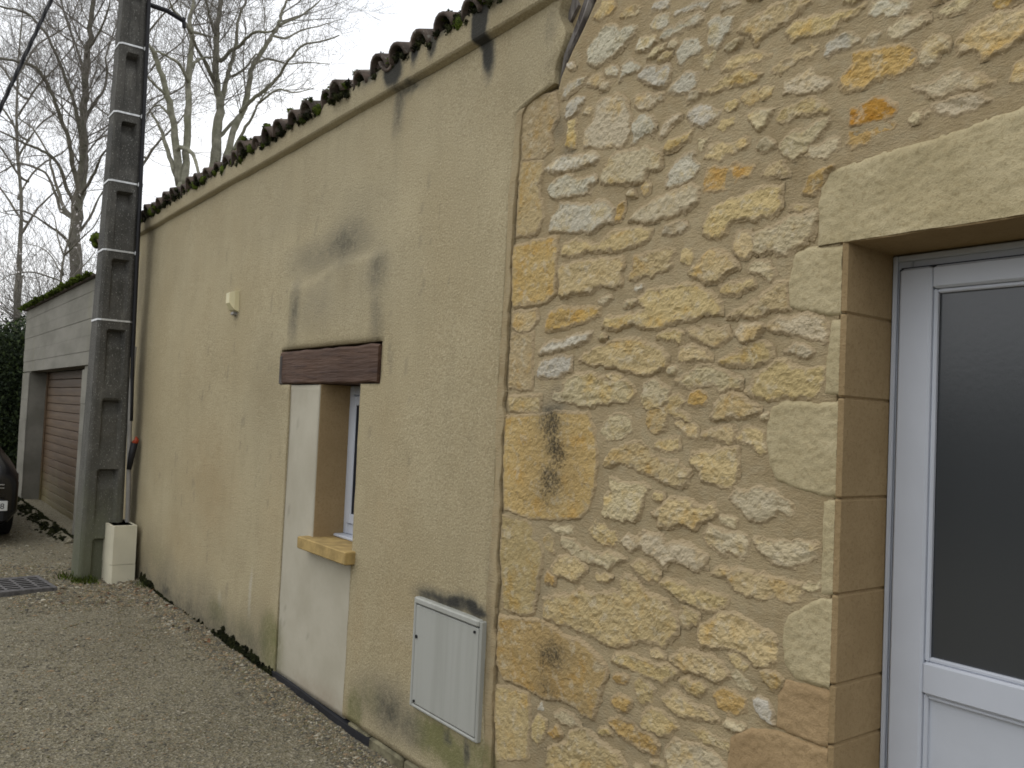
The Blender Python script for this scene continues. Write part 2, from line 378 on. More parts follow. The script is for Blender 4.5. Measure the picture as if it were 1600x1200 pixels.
M_PLATE = simple('number_plate_white', (.55, .56, .55), .5, var=.03)
M_INK = simple('number_plate_ink', (.03, .03, .035), .6)
M_TYRE = simple('tyre_rubber', (.015, .015, .015), .85)
M_LAMP = simple('headlamp_glass', (.35, .37, .4), .1, .3)
M_LEAF = simple('dead_leaf', (.12, .06, .03), .9, var=.4, scale=20)

# ------------------------------------------------------------------ weather marks on the facade, in facade metres
STAINS = []      # (kind, x, z, rx, rz, strength, softness)
def st(kind, px, py, rx, ry, s, soft=.6):
    x, z = W(px, py); x1, _ = W(px + rx, py); x0, _ = W(px - rx, py); _, z1 = W(px, py - ry); _, z0 = W(px, py + ry)
    STAINS.append((kind, x, z, abs(x1 - x0) / 2, abs(z1 - z0) / 2, s, soft))
for a in [('dark', 766, 26, 15, 58, 1.7, .6), ('dark', 767, 84, 11, 40, 1.3, .7), ('dark', 700, 52, 22, 20, .9), ('dark', 664, 78, 9, 30, 1.3, .6), ('dark', 690, 75, 7, 26, 1.1, .6),
          ('dark', 626, 116, 17, 28, 1.6, .6), ('dark', 627, 165, 11, 52, .9, .8), ('dark', 645, 135, 24, 12, .9), ('dark', 668, 125, 14, 16, .45), ('dark', 726, 40, 12, 25, .4),
          ('dark', 545, 160, 8, 24, .4), ('dark', 360, 268, 4, 12, .7, .5), ('dark', 480, 195, 12, 14, .35), ('dark', 430, 225, 10, 14, .35), ('dark', 325, 280, 8, 12, .4), ('dark', 590, 125, 8, 22, .45),
          ('dark', 540, 380, 50, 42, .8, .9), ('dark', 495, 402, 45, 34, .65, .9), ('dark', 594, 425, 20, 48, .8, .9), ('dark', 466, 485, 11, 55, .75, .8), ('dark', 592, 490, 12, 58, .65, .9), ('dark', 500, 480, 45, 50, .35, .9), ('dark', 560, 330, 60, 60, .3, .9),
          ('dark', 520, 500, 60, 40, .16, .9), ('dark', 575, 400, 35, 70, .2, .9),
          ('dark', 222, 450, 5, 60, .5, .7), ('dark', 218, 600, 5, 130, .35, .8), ('dark', 214, 770, 6, 90, .45, .8), ('dark', 373, 492, 4, 12, .7, .6),
          ('dark', 705, 936, 54, 17, 1.1, .7), ('dark', 672, 928, 24, 12, 1.0, .7), ('dark', 742, 950, 26, 16, 1.35, .7), ('dark', 708, 938, 22, 12, 1.3, .7),
          ('dark', 612, 1105, 40, 48, .85, .9), ('dark', 640, 1130, 25, 35, .8, .8), ('dark', 580, 1090, 30, 45, .45, .9), ('dark', 470, 330, 120, 40, .22, .9), ('dark', 400, 300, 90, 60, .2, .9), ('dark', 560, 250, 70, 60, .18, .9), ('dark', 420, 620, 40, 120, .2, .9), ('dark', 540, 440, 90, 90, .25, .9),
          ('dark', 730, 1170, 6, 18, .9, .4), ('dark', 700, 1150, 7, 9, .9, .4), ('dark', 765, 1000, 5, 150, .4, .8),
          ('dark', 232, 900, 16, 16, .8, .9), ('dark', 262, 925, 18, 22, .9, .9), ('dark', 285, 948, 14, 14, .7, .9), ('dark', 318, 970, 22, 26, .9, .9), ('dark', 350, 1000, 18, 20, .8, .9), ('dark', 390, 1032, 22, 18, .7, .9), ('dark', 250, 890, 60, 32, .4, .9), ('dark', 300, 940, 70, 40, .45, .8), ('dark', 370, 1000, 60, 35, .5, .8), ('dark', 230, 860, 25, 50, .35, .9),
          ('green', 425, 1005, 22, 55, .75, .6), ('green', 340, 960, 20, 28, .55, .7), ('green', 385, 985, 30, 30, .4, .8), ('green', 558, 1110, 14, 45, .7, .6), ('green', 690, 1160, 55, 40, .95, .6),
          ('green', 750, 1190, 30, 40, .7, .6), ('green', 455, 480, 8, 40, .2), ('green', 585, 1090, 20, 30, .5, .8), ('green', 248, 870, 20, 30, .3, .8), ('green', 650, 1130, 60, 25, .3, .9),
          ('warm', 330, 760, 60, 130, .45, .9), ('warm', 300, 850, 60, 60, .35, .9), ('warm', 430, 800, 30, 140, .35, .9), ('warm', 610, 790, 50, 110, .35, .9), ('warm', 640, 960, 60, 90, .35, .9),
          ('warm', 610, 660, 30, 60, .25, .9), ('warm', 500, 1100, 70, 40, .6, .8), ('warm', 560, 970, 15, 90, .3, .8), ('warm', 770, 600, 20, 300, .2, .9), ('warm', 790, 190, 30, 90, .22, .9),
          ('warm', 640, 250, 10, 120, .2, .9), ('warm', 300, 500, 60, 150, .15, .9), ('warm', 790, 80, 12, 90, .25, .9), ('warm', 460, 610, 8, 60, .3, .9),
          ('pale', 640, 985, 35, 30, .3, .8), ('pale', 393, 930, 3, 45, .8, .5), ('pale', 345, 940, 4, 20, .6, .5), ('pale', 300, 420, 60, 80, .15, .9), ('pale', 720, 300, 40, 120, .15, .9), ('pale', 505, 470, 30, 45, .25, .7),
          ('dark', 862, 668, 30, 42, 1.05, .9), ('dark', 866, 705, 26, 45, .95, .9), ('dark', 860, 755, 24, 48, 1.0, .9), ('dark', 864, 725, 52, 95, .5, .9), ('warm', 890, 740, 45, 70, .6, .8), ('warm', 840, 740, 50, 80, .5, .7),
          ('warm', 850, 1030, 45, 60, .7, .8), ('dark', 862, 1026, 34, 32, .85, .9), ('dark', 855, 1065, 26, 32, .75, .9), ('dark', 880, 495, 20, 14, .6, .6), ('dark', 866, 620, 10, 22, .5, .8),
          ('dark', 915, 1130, 35, 50, .28, .9), ('dark', 985, 1130, 12, 30, .35, .8), ('dark', 845, 930, 15, 40, .25, .8), ('dark', 840, 1150, 30, 60, .3, .9), ('dark', 1000, 1150, 60, 40, .3, .9),
          ('dark', 872, 195, 12, 22, .5, .7), ('dark', 884, 235, 12, 16, .5, .7), ('dark', 865, 40, 14, 40, .5, .8), ('dark', 858, 100, 18, 30, .3, .9), ('warm', 970, 25, 60, 18, .4, .8)]:
    st(*a)
def stains(x, z):
    out = {k: np.zeros(len(x)) for k in ('dark', 'green', 'warm', 'pale')}
    wx = x + .035 * fbm(x * 7, z * 5, 61); wz = z + .05 * fbm(x * 6, z * 6, 77)
    for k, cx, cz, rx, rz, s, soft in STAINS:
        r = np.sqrt(((wx - cx) / rx) ** 2 + ((wz - cz) / rz) ** 2)
        out[k] = np.maximum(out[k], s * (1 - sstep(1 - soft, 1 + soft * .6, r)))
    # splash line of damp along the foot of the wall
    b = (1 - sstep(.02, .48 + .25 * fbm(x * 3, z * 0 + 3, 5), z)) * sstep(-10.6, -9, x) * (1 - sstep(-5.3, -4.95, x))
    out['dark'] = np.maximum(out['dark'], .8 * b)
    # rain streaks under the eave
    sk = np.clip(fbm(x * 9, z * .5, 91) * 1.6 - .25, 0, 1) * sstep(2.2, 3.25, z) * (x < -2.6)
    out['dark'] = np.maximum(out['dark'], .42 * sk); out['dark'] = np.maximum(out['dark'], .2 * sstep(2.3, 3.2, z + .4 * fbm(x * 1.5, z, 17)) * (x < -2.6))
    sp = (fbm(x * 30, z * 6, 15) > .42) * (vnoise(x * 3, z * 2, 8) > .1) * (x < -3)
    out['dark'] = np.maximum(out['dark'], .35 * sp)
    return out

# ------------------------------------------------------------------ the ground
gx = np.concatenate([np.linspace(-220, -16, 22), np.arange(-15.5, -1.5, .11), np.linspace(0, 120, 22)])
gy = np.concatenate([np.linspace(-160, -4, 20), np.arange(-3.5, 2.3, .11), np.linspace(3, 200, 22)])
X, Yg = np.meshgrid(gx, gy, indexing='ij'); xf, yf = X.ravel(), Yg.ravel()
near = np.exp(-(np.hypot(xf + 7, yf) / 9) ** 2)
def ground_h(x, y): return .018 * fbm(x * .9, y * .9, 3) + .012 * fbm(x * 4, y * 4, 9) - .006 + .02 * sstep(1.75, 2.02, y) * sstep(-4.6, -6.2, x)
zg = np.where(near > .02, ground_h(xf, yf) * np.clip(near * 3, 0, 1), -.01) - .03 * (1 - near) * 0
me = mesh_np('ground', np.stack([xf, yf, zg], 1), [grid_faces(len(gx), len(gy))], True, None, [M_GROUND])
o = link('ground', me); o['kind'] = 'structure'; o['label'] = 'worn gravel drive running along the foot of the walls'

# ------------------------------------------------------------------ rendered annexe
XL = -10.55
annexe = thing('rendered_annexe', 'long low beige rendered annexe with mossy tile eave and dark timber over its window', 'building', (-6.5, DW, 0))
def curve(pts, Y=DW):
    a = np.array([W(x, y, Y) for x, y in pts]); a = a[np.argsort(a[:, 1])]
    return lambda z: np.interp(z, a[:, 1], a[:, 0])
LIP = [(757, 1260), (760, 1170), (764, 1000), (765, 960), (766.5, 911), (768, 902), (770.5, 836), (775.7, 731), (779.7, 639), (780, 602), (783.6, 536), (787.5, 484), (791.5, 418), (794, 366), (798, 300), (802, 289), (807, 236), (811, 184), (815, 172),
       (825, 160), (848, 149), (865, 140), (869, 130), (869, 105), (880.7, 79), (888, 52), (875.5, 21), (882, 0), (888, -30)]
CRACK = [(766, 1260), (769, 1174), (770.5, 1121), (772, 1069), (774, 1032), (777, 1000), (773, 985), (775.7, 937), (779.7, 911), (780, 900), (777, 880), (779, 840), (781, 812), (783, 790), (781, 757), (785, 725), (784, 690), (790, 652), (786, 634),
         (790, 612), (788, 600), (791.5, 560), (793, 525), (794, 490), (797, 470), (799, 440), (797, 420), (801, 380), (803, 345), (806, 310), (809, 275), (812, 243), (813, 215), (818, 174), (827, 164), (850, 153), (867.5, 144), (873, 121), (891, 79), (907, 47), (928, 0), (950, -50), (975, -110)]
lip_x, crack_c = curve(LIP), curve(CRACK)
def crack_x(z): return crack_c(z) + .007 * fbm(np.asarray(z) * 34, np.asarray(z) * 0 + .5, 19, 3, .6) * (np.asarray(z) < 2.6)
Y_R = DW - .012                                     # face of the render
PXL, PXR = -4.965, -4.04                            # plaster patch / window opening
WX0, WX1, WZ0, WZ1 = -4.541, -4.04, .86, 1.745
BX0, BX1, BZ0, BZ1 = -5.12, -3.83, 1.742, 1.955     # oak beam
def wall_sheet(name, xs, zs, xmap, keep, face_y, mats, parent, depth=.05, relief=None):
    """front sheet on a structured grid, with the rims of its holes and edges turned inwards"""
    X, Z = np.meshgrid(xs, zs, indexing='ij'); xf, zf = X.ravel(), Z.ravel()
    xf = xmap(xf, zf)
    y = face_y - (relief(xf, zf) if relief is not None else 0)
    nx, nz = len(xs), len(zs)
    xc = (xs[:-1] + xs[1:]) / 2; zc = (zs[:-1] + zs[1:]) / 2
    K = keep(xc[:, None] + 0 * zc[None], zc[None] + 0 * xc[:, None])
    q = grid_faces(nx, nz, K)
    q = q[:, [0, 1, 2, 3]]
    v = np.stack([xf, y + 0 * xf, zf], 1)
    # rim: boundary edges extruded by depth
    e = np.concatenate([q[:, [0, 1]], q[:, [1, 2]], q[:, [2, 3]], q[:, [3, 0]]])
    key = np.sort(e, 1); ku = key[:, 0].astype(np.int64) * len(v) + key[:, 1]
    _, inv, cnt = np.unique(ku, return_inverse=True, return_counts=True)
    be = e[cnt[inv] == 1]
    used = np.unique(be); mp_ = np.full(len(v), -1); mp_[used] = np.arange(len(used)) + len(v)
    v2 = v[used].copy(); v2[:, 1] = face_y + depth
    rim = np.stack([be[:, 1], be[:, 0], mp_[be[:, 0]], mp_[be[:, 1]]], 1)
    allv = np.concatenate([v, v2])
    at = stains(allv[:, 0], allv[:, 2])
    me = mesh_np(name, allv, [q, rim], False, at, mats)
    sm = np.concatenate([np.ones(len(q), bool), np.zeros(len(rim), bool)]); me.polygons.foreach_set('use_smooth', sm)
    shift_to(me, parent)
    o = bpy.data.objects.new(name, me); C.objects.link(o); o.parent = parent; return o
def axis(stops, step):
    out = []
    for a, b in zip(stops[:-1], stops[1:]): out += list(np.linspace(a, b, max(2, int(round((b - a) / step)) + 1))[:-1])
    return np.array(out + [stops[-1]])
XS0 = -3.4
xs = np.concatenate([axis([XL, -7.5], .05)[:-1], axis([-7.5, BX0, PXL, WX0, PXR, BX1, XS0], .026)[:-1], axis([XS0, -2.0], .018)])
zs = axis([-.05, .055, WZ0, BZ0, BZ1, 3.2, 3.36], .026)
def xmap_r(x, z):
    t = np.clip((x - XS0) / (-2.0 - XS0), 0, 1); return np.where(x > XS0, XS0 + t * (lip_x(z) - XS0), x)
def keep_r(x, z):
    return ~(((x > PXL) & (x < PXR) & (z < BZ0)) | ((x > BX0) & (x < BX1) & (z > BZ0) & (z < BZ1)) | ((z < .055) & (x > PXR) & (x < -2.9)))
def relief_r(x, z):
    h = .012 * fbm(x * 1.3, z * 1.3, 2) + .003 * fbm(x * 9, z * 9, 4)
    # older patch of coarser render above the beam: its edges stand a few mm proud
    p = 1.0 * (sstep(-5.05, -5.01, x + .03 * fbm(z * 4, x, 12)) * (1 - sstep(-3.86, -3.83, x + .02 * fbm(z * 5, x, 13))) * sstep(1.95, 1.97, z) * (1 - sstep(2.33, 2.36, z - .06 * sstep(-4.7, -4.4, x) + .02 * fbm(x * 6, z, 14))))
    h = h + .011 * p
    # bulging lip at the stone house
    d = lip_x(z) - x
    h = h - .006 * (1 - sstep(0, .03, d)) + .003 * np.exp(-((d - .05) / .025) ** 2)
    return h
wall = wall_sheet('wall', xs, zs, xmap_r, keep_r, Y_R, [M_RENDER], annexe, .06, relief_r)
# thin strip of mortar between the lip and the crack
ts = np.linspace(0, 1, 7); zz = axis([-.05, W(815, 172)[1]], .02)
me_o = wall_sheet('edge_strip', ts, zz, lambda t, z: lip_x(z) - .012 + t * (crack_x(z) + .0145 - lip_x(z)), lambda a, b: a > -1, DW - .007, [M_MORTAR], annexe, .05,
                  lambda x, z: .006 * fbm(x * 20, z * 9, 33))
# plaster of the blocked doorway below and beside the window
xs2 = axis([PXL + .003, WX0, WX1 - .003], .03); zs2 = axis([.035, WZ0 - .04, WZ0, BZ0 - .003], .03)
wall_sheet('plaster_patch', xs2, zs2, lambda x, z: x + np.where(x < PXL + .01, -.010 * (z - .9) + .006 * fbm(z * 6, z, 3), 0), lambda x, z: ~((x > WX0) & (z > WZ0)), Y_R + .006, [M_PLASTER], annexe, .05,
           lambda x, z: .006 * fbm(x * 2, z * 2, 6))
# masonry behind, with the window recess
core = MB(); Y0, Y1 = DW + .045, DW + .40
core.box(XL, WX0, Y0, Y1, -.1, 3.35).box(WX1, -2.62, Y0, Y1, -.1, 3.2).box(WX0, WX1, Y0, Y1, -.1, WZ0).box(WX0, WX1, Y0, Y1, WZ1 + .004, 3.2)
core.box(XL, XL + .3, Y1, DW + 6, -.1, 3.35).box(-2.9, -2.62, Y1, DW + 6, -.1, 3.35).box(XL, -2.62, DW + 5.8, DW + 6.1, -.1, 3.35)
core.build('masonry', M_CORE, annexe)
for xa, xb in ((WX0 - .03, WX0 + .004), (WX1 - .004, WX1 + .03)):
    rv = MB(); rv.box(xa, xb, Y_R + .009, DW + .30, WZ0 + .01, WZ1 - .002); rv.build('window_reveal', M_REVEAL, annexe)
# frieze below the tiles
xs3 = axis([XL, -4.5, -2.5], .022); prof = np.array([(0.0, 3.200), (.030, 3.212), (.038, 3.222), (.040, 3.31), (.036, 3.345)])
px_, pz_ = [], []
nX, nP = len(xs3), 14
tt = np.linspace(0, 1, nP); pl = np.interp(tt, np.linspace(0, 1, len(prof)), prof[:, 0]); zl = np.interp(tt, np.linspace(0, 1, len(prof)), prof[:, 1])
xx = np.repeat(xs3, nP); dy = np.tile(pl, nX); zz3 = np.tile(zl, nX) + .008 * fbm(np.repeat(xs3, nP) * .9, xx * 0, 21)
band_dirt_shade = None
v = np.stack([xx, Y_R - dy - .004 * fbm(xx * 3, zz3 * 3, 22), zz3], 1)
band_dirt_shade = stains(v[:, 0], v[:, 2]); band_dirt_shade['dark'] = np.maximum(band_dirt_shade['dark'], .16 + .25 * np.clip(fbm(v[:, 0] * 3, v[:, 2] * 3, 87), 0, 1)); band_dirt_shade['dark'] = np.maximum(band_dirt_shade['dark'], sstep(3.25, 3.345, v[:, 2]) * (.45 + 1.1 * np.clip(vnoise(v[:, 0] * 4.7, v[:, 0] * 0, 88) + .2, 0, 1)))  # band dirt, plus shade under the tile ends painted into its top
me = mesh_np('cornice_band', v, [grid_faces(nX, nP)], False, band_dirt_shade, [M_RENDER]); shift_to(me, annexe)
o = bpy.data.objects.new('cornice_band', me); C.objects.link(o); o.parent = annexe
# oak beam
b = MB(); rings = []
for i, x in enumerate(np.linspace(BX0 + .006, BX1 - .006, 15)):
    j = .002 * math.sin(i * 2.1) + .004 * random.uniform(-1, 1)
    t = BZ1 - .012 + j * .8; bo = BZ0 + .006 + j * .6; yf_ = Y_R - .012 + .004 * math.sin(i * 1.3)
    rings.append([(x, yf_ + .01, t), (x, yf_, t - .012), (x, yf_, bo + .008), (x, yf_ + .008, bo), (x, DW + .3, bo), (x, DW + .3, t)])
b.quadstrip(rings); b.build('timber_beam', M_BEAM, annexe)
b = MB(); b.box(BX0 - .002, BX0 + .045, Y_R - .016, DW + .1, BZ0 - .004, BZ1 - .03, .012); b.build('beam_end', M_OLDWOOD, annexe)
# sill
b = MB(); b.box(-4.60, -3.995, DW - .072, DW + .20, .822, .888, .005); o = b.build('window_sill', M_SILL, annexe)
b = MB(); b.box(WX0 + .005, WX1 - .005, DW + .115, DW + .2, .89, .905, .004); b.build('inner_sill', M_PVC, annexe)
# window
FY = DW + .175
win = MB(); win.box(WX0 + .004, WX0 + .050, FY, FY + .07, .906, WZ1 - .002, .004); win.box(WX1 - .05, WX1 - .004, FY, FY + .07, .906, WZ1 - .002, .004)
win.box(WX0 + .05, WX1 - .05, FY + .001, FY + .07, WZ1 - .055, WZ1 - .002, .004).box(WX0 + .05, WX1 - .05, FY + .001, FY + .07, .906, .965, .004)
wo = win.build('window', M_PVC, annexe)
def sub(mb, name, mat, par):
    o = mb.build(name, mat, None); o.data.transform(Matrix.Translation(-Vector(par.matrix_world.translation))); o.parent = par; return o
bpy.context.view_layer.update()
s = MB(); a0, a1, c0, c1 = WX0 + .053, WX1 - .053, .968, WZ1 - .058
s.box(a0, a0 + .055, FY - .012, FY + .05, c0, c1, .005).box(a1 - .055, a1, FY - .012, FY + .05, c0, c1, .005).box(a0 + .055, a1 - .055, FY - .011, FY + .05, c0, c0 + .055, .005).box(a0 + .055, a1 - .055, FY - .011, FY + .05, c1 - .055, c1, .005)
sub(s, 'sash', M_PVC, wo)
s = MB(); s.box(a0 - .003, a0, FY - .004, FY + .05, c0, c1); s.box(a0 + .055, a0 + .062, FY - .006, FY + .045, c0 + .055, c1 - .055).box(a0 + .055, a1 - .055, FY - .006, FY + .045, c0 + .055, c0 + .061); sub(s, 'gasket', M_GASKET, wo)
s = MB(); s.box(a0 + .05, a1 - .05, FY + .012, FY + .03, c0 + .05, c1 - .05); sub(s, 'pane', M_GLASS2, wo)
# foot of the wall: membrane strip and squared blocks
b = MB(); b.quadstrip([[(x, Y_R - .008 - .004 * math.sin(x * 9), -.02), (x, Y_R - .012, .034 + .006 * math.sin(x * 5)), (x, Y_R + .03, .036 + .006 * math.sin(x * 5)), (x, Y_R + .03, -.02)] for x in np.linspace(-4.98, -3.72, 16)])
b.build('damp_membrane', M_MEMBRANE, annexe)
x = -3.99
for k, wdt in enumerate((.24, .33, .30, .27)):
    b = MB(); b.box(x + .006, x + wdt - .006, Y_R - .004 - .008 * random.random(), DW + .06, -.03, .044 + .008 * random.random(), .012)
    b.build('plinth_block', M_PLINTH, annexe); x += wdt
# moss crust along the foot of the wall
def moss_mesh(name, centres, mats, parent, flat=1.0):
    """lumpy cushions: jittered low spheres with a bristle of tiny leaflets"""
    V, F, T = [], [], []
    u = np.linspace(0, np.pi, 6); w = np.linspace(0, 2 * np.pi, 10)[:-1]
    base = np.array([(math.sin(a) * math.cos(b), math.sin(a) * math.sin(b), math.cos(a)) for a in u for b in w])
    fq = []
    for i in range(5):
        for j in range(9): fq.append((i * 9 + j, (i + 1) * 9 + j, (i + 1) * 9 + (j + 1) % 9, i * 9 + (j + 1) % 9))
    fq = np.array(fq); n = 0; m = 0
    for (x, y, z, r) in centres:
        s = 1 + .55 * (RNG.random((len(base), 1)) - .5)
        V.append(base * s * r * np.array([1, 1, flat]) + [x, y, z]); F.append(fq + n); n += len(base)
        k = int(40 + 1200 * r); d = RNG.normal(size=(k, 3)); d /= np.linalg.norm(d, axis=1)[:, None]
        p = d * r * np.array([1, 1, flat]) * (.9 + .25 * RNG.random((k, 1))) + [x, y, z]; e = RNG.normal(size=(k, 3)) * .003; g = d * (.006 + .006 * RNG.random((k, 1))) + RNG.normal(size=(k, 3)) * .003
        T.append(np.stack([p - e, p + e, p + g], 1).reshape(-1, 3))
    V = np.concatenate(V); T = np.concatenate(T); tf = np.arange(len(T)).reshape(-1, 3) + len(V)
    me = mesh_np(name, np.concatenate([V, T]), [np.concatenate(F), tf], True, None, mats); shift_to(me, parent)
    o = bpy.data.objects.new(name, me); C.objects.link(o); o.parent = parent; o['kind'] = 'stuff'; return o
cs = []
for i in range(1700):
    x = RNG.uniform(-8.1, -4.97); dens = .5 + 1.0 * vnoise(np.array([x * 1.9]), np.array([2.0]), 44)[0] + .3 * vnoise(np.array([x * 7.0]), np.array([4.0]), 45)[0]
    if RNG.random() > dens ** 1.5 + .05: continue
    h = abs(RNG.normal()) * (.010 + .06 * max(0, dens - .3)); cs.append((x, Y_R - .001 - .006 * RNG.random(), min(h, .19), RNG.uniform(.003, .010)))
moss_mesh('foot_moss', cs, [M_MOSSD], annexe)
# ---- roof: canal tiles along the eave
def tile_mesh(name, r0, r1, L_, th, up):
    rings = []
    for t in np.linspace(0, 1, 4):
        r = r0 + (r1 - r0) * t; ring = []
        for rr, rng in ((r, np.linspace(0, math.pi, 9)), (r - th, np.linspace(math.pi, 0, 9))):
            for a in rng: ring.append((rr * math.cos(a), t * L_, (rr * math.sin(a)) * up * 1.0))
        rings.append(ring)
    n = len(rings[0]); mb = MB(); mb.quadstrip(rings, True, False)
    for i in (0, 3):
        for j in range(8):
            a, b2, c2, d2 = i * n + j, i * n + j + 1, i * n + n - 2 - j, i * n + n - 1 - j
            mb.q.append((a, d2, c2, b2) if i == 0 else (a, b2, c2, d2)); mb.qm.append(0)
    return mb.me(name, [M_TILE], True)
covers = [tile_mesh('roof_tile', .083 + d, .068, .46, .016, 1) for d in (0, .004, -.004)]
channel = tile_mesh('roof_tile', .070, .086, .46, .015, -1)
SLOPE = math.radians(17); PITCHX = .212
k = 0; x = XL + .05; eave_pts = []
while x < -2.62:
    for kind in (0, 1):
        me = covers[k % 3] if kind == 0 else channel
        o = bpy.data.objects.new('roof_tile', me); C.objects.link(o); o.parent = annexe
        xx_ = x + (0 if kind == 0 else PITCHX / 2) + random.uniform(-.012, .012)
        p = Vector((xx_, DW - .072 + random.uniform(-.025, .02) + (.02 if kind else 0), (3.325 if kind == 0 else 3.375) + random.uniform(-.008, .008))) - annexe.location
        o.location = p; o.rotation_euler = (SLOPE + random.uniform(-.03, .03), random.uniform(-.06, .06), random.uniform(-.05, .05))
        if kind == 0: eave_pts.append(Vector((xx_, p.y + annexe.location.y, p.z + annexe.location.z)))
        o2 = o.copy(); C.objects.link(o2); o2.location = p + Vector((random.uniform(-.01, .01), .34 * math.cos(SLOPE), .34 * math.sin(SLOPE) + .012)); o2.parent = annexe
    x += PITCHX; k += 1
b = MB(); b.quadstrip([[(XL, DW + .03, 3.33), (XL, DW + 6.1, 3.33 + 6.12 * math.tan(SLOPE)), (XL, DW + 6.1, 3.39 + 6.12 * math.tan(SLOPE)), (XL, DW + .03, 3.38)],
                       [(-2.62, DW + .03, 3.33), (-2.62, DW + 6.1, 3.33 + 6.12 * math.tan(SLOPE)), (-2.62, DW + 6.1, 3.39 + 6.12 * math.tan(SLOPE)), (-2.62, DW + .03, 3.38)]])
b.build('roof_deck', M_TILE, annexe)
cs = []
for p in eave_pts:
    d = vnoise(np.array([p.x * .9]), np.array([.5]), 71)[0] + .5 + (.25 if p.x < -4.6 else -.08)
    for j in range(int(RNG.integers(0, 4) + 14 * max(0, d - .38))):
        a = RNG.uniform(.1, 3.0); rr = .085; cs.append((p.x + rr * math.cos(a) + RNG.normal() * .02, p.y + RNG.uniform(-.012, .16), p.z + rr * math.sin(a) + RNG.normal() * .008, RNG.uniform(.010, .026)))
    if RNG.random() < d: cs.append((p.x + PITCHX / 2, p.y + .03, p.z + .01, RNG.uniform(.025, .045)))
for j in range(26): cs.append((RNG.uniform(-3.0, -2.75), DW - .06 + RNG.uniform(-.03, .1), 3.39 + RNG.normal() * .02, RNG.uniform(.02, .04)))
cs.append((XL + .02, DW - .10, 3.40, .07)); cs.append((XL - .01, DW - .09, 3.35, .05))
moss_mesh('roof_moss', cs, [M_MOSS], annexe)
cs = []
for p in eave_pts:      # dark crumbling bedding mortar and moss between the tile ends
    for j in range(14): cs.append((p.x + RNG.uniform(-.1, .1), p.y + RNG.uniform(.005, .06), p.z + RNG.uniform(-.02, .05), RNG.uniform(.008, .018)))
moss_mesh('bedding_mortar', cs, [M_MOSSD], annexe)

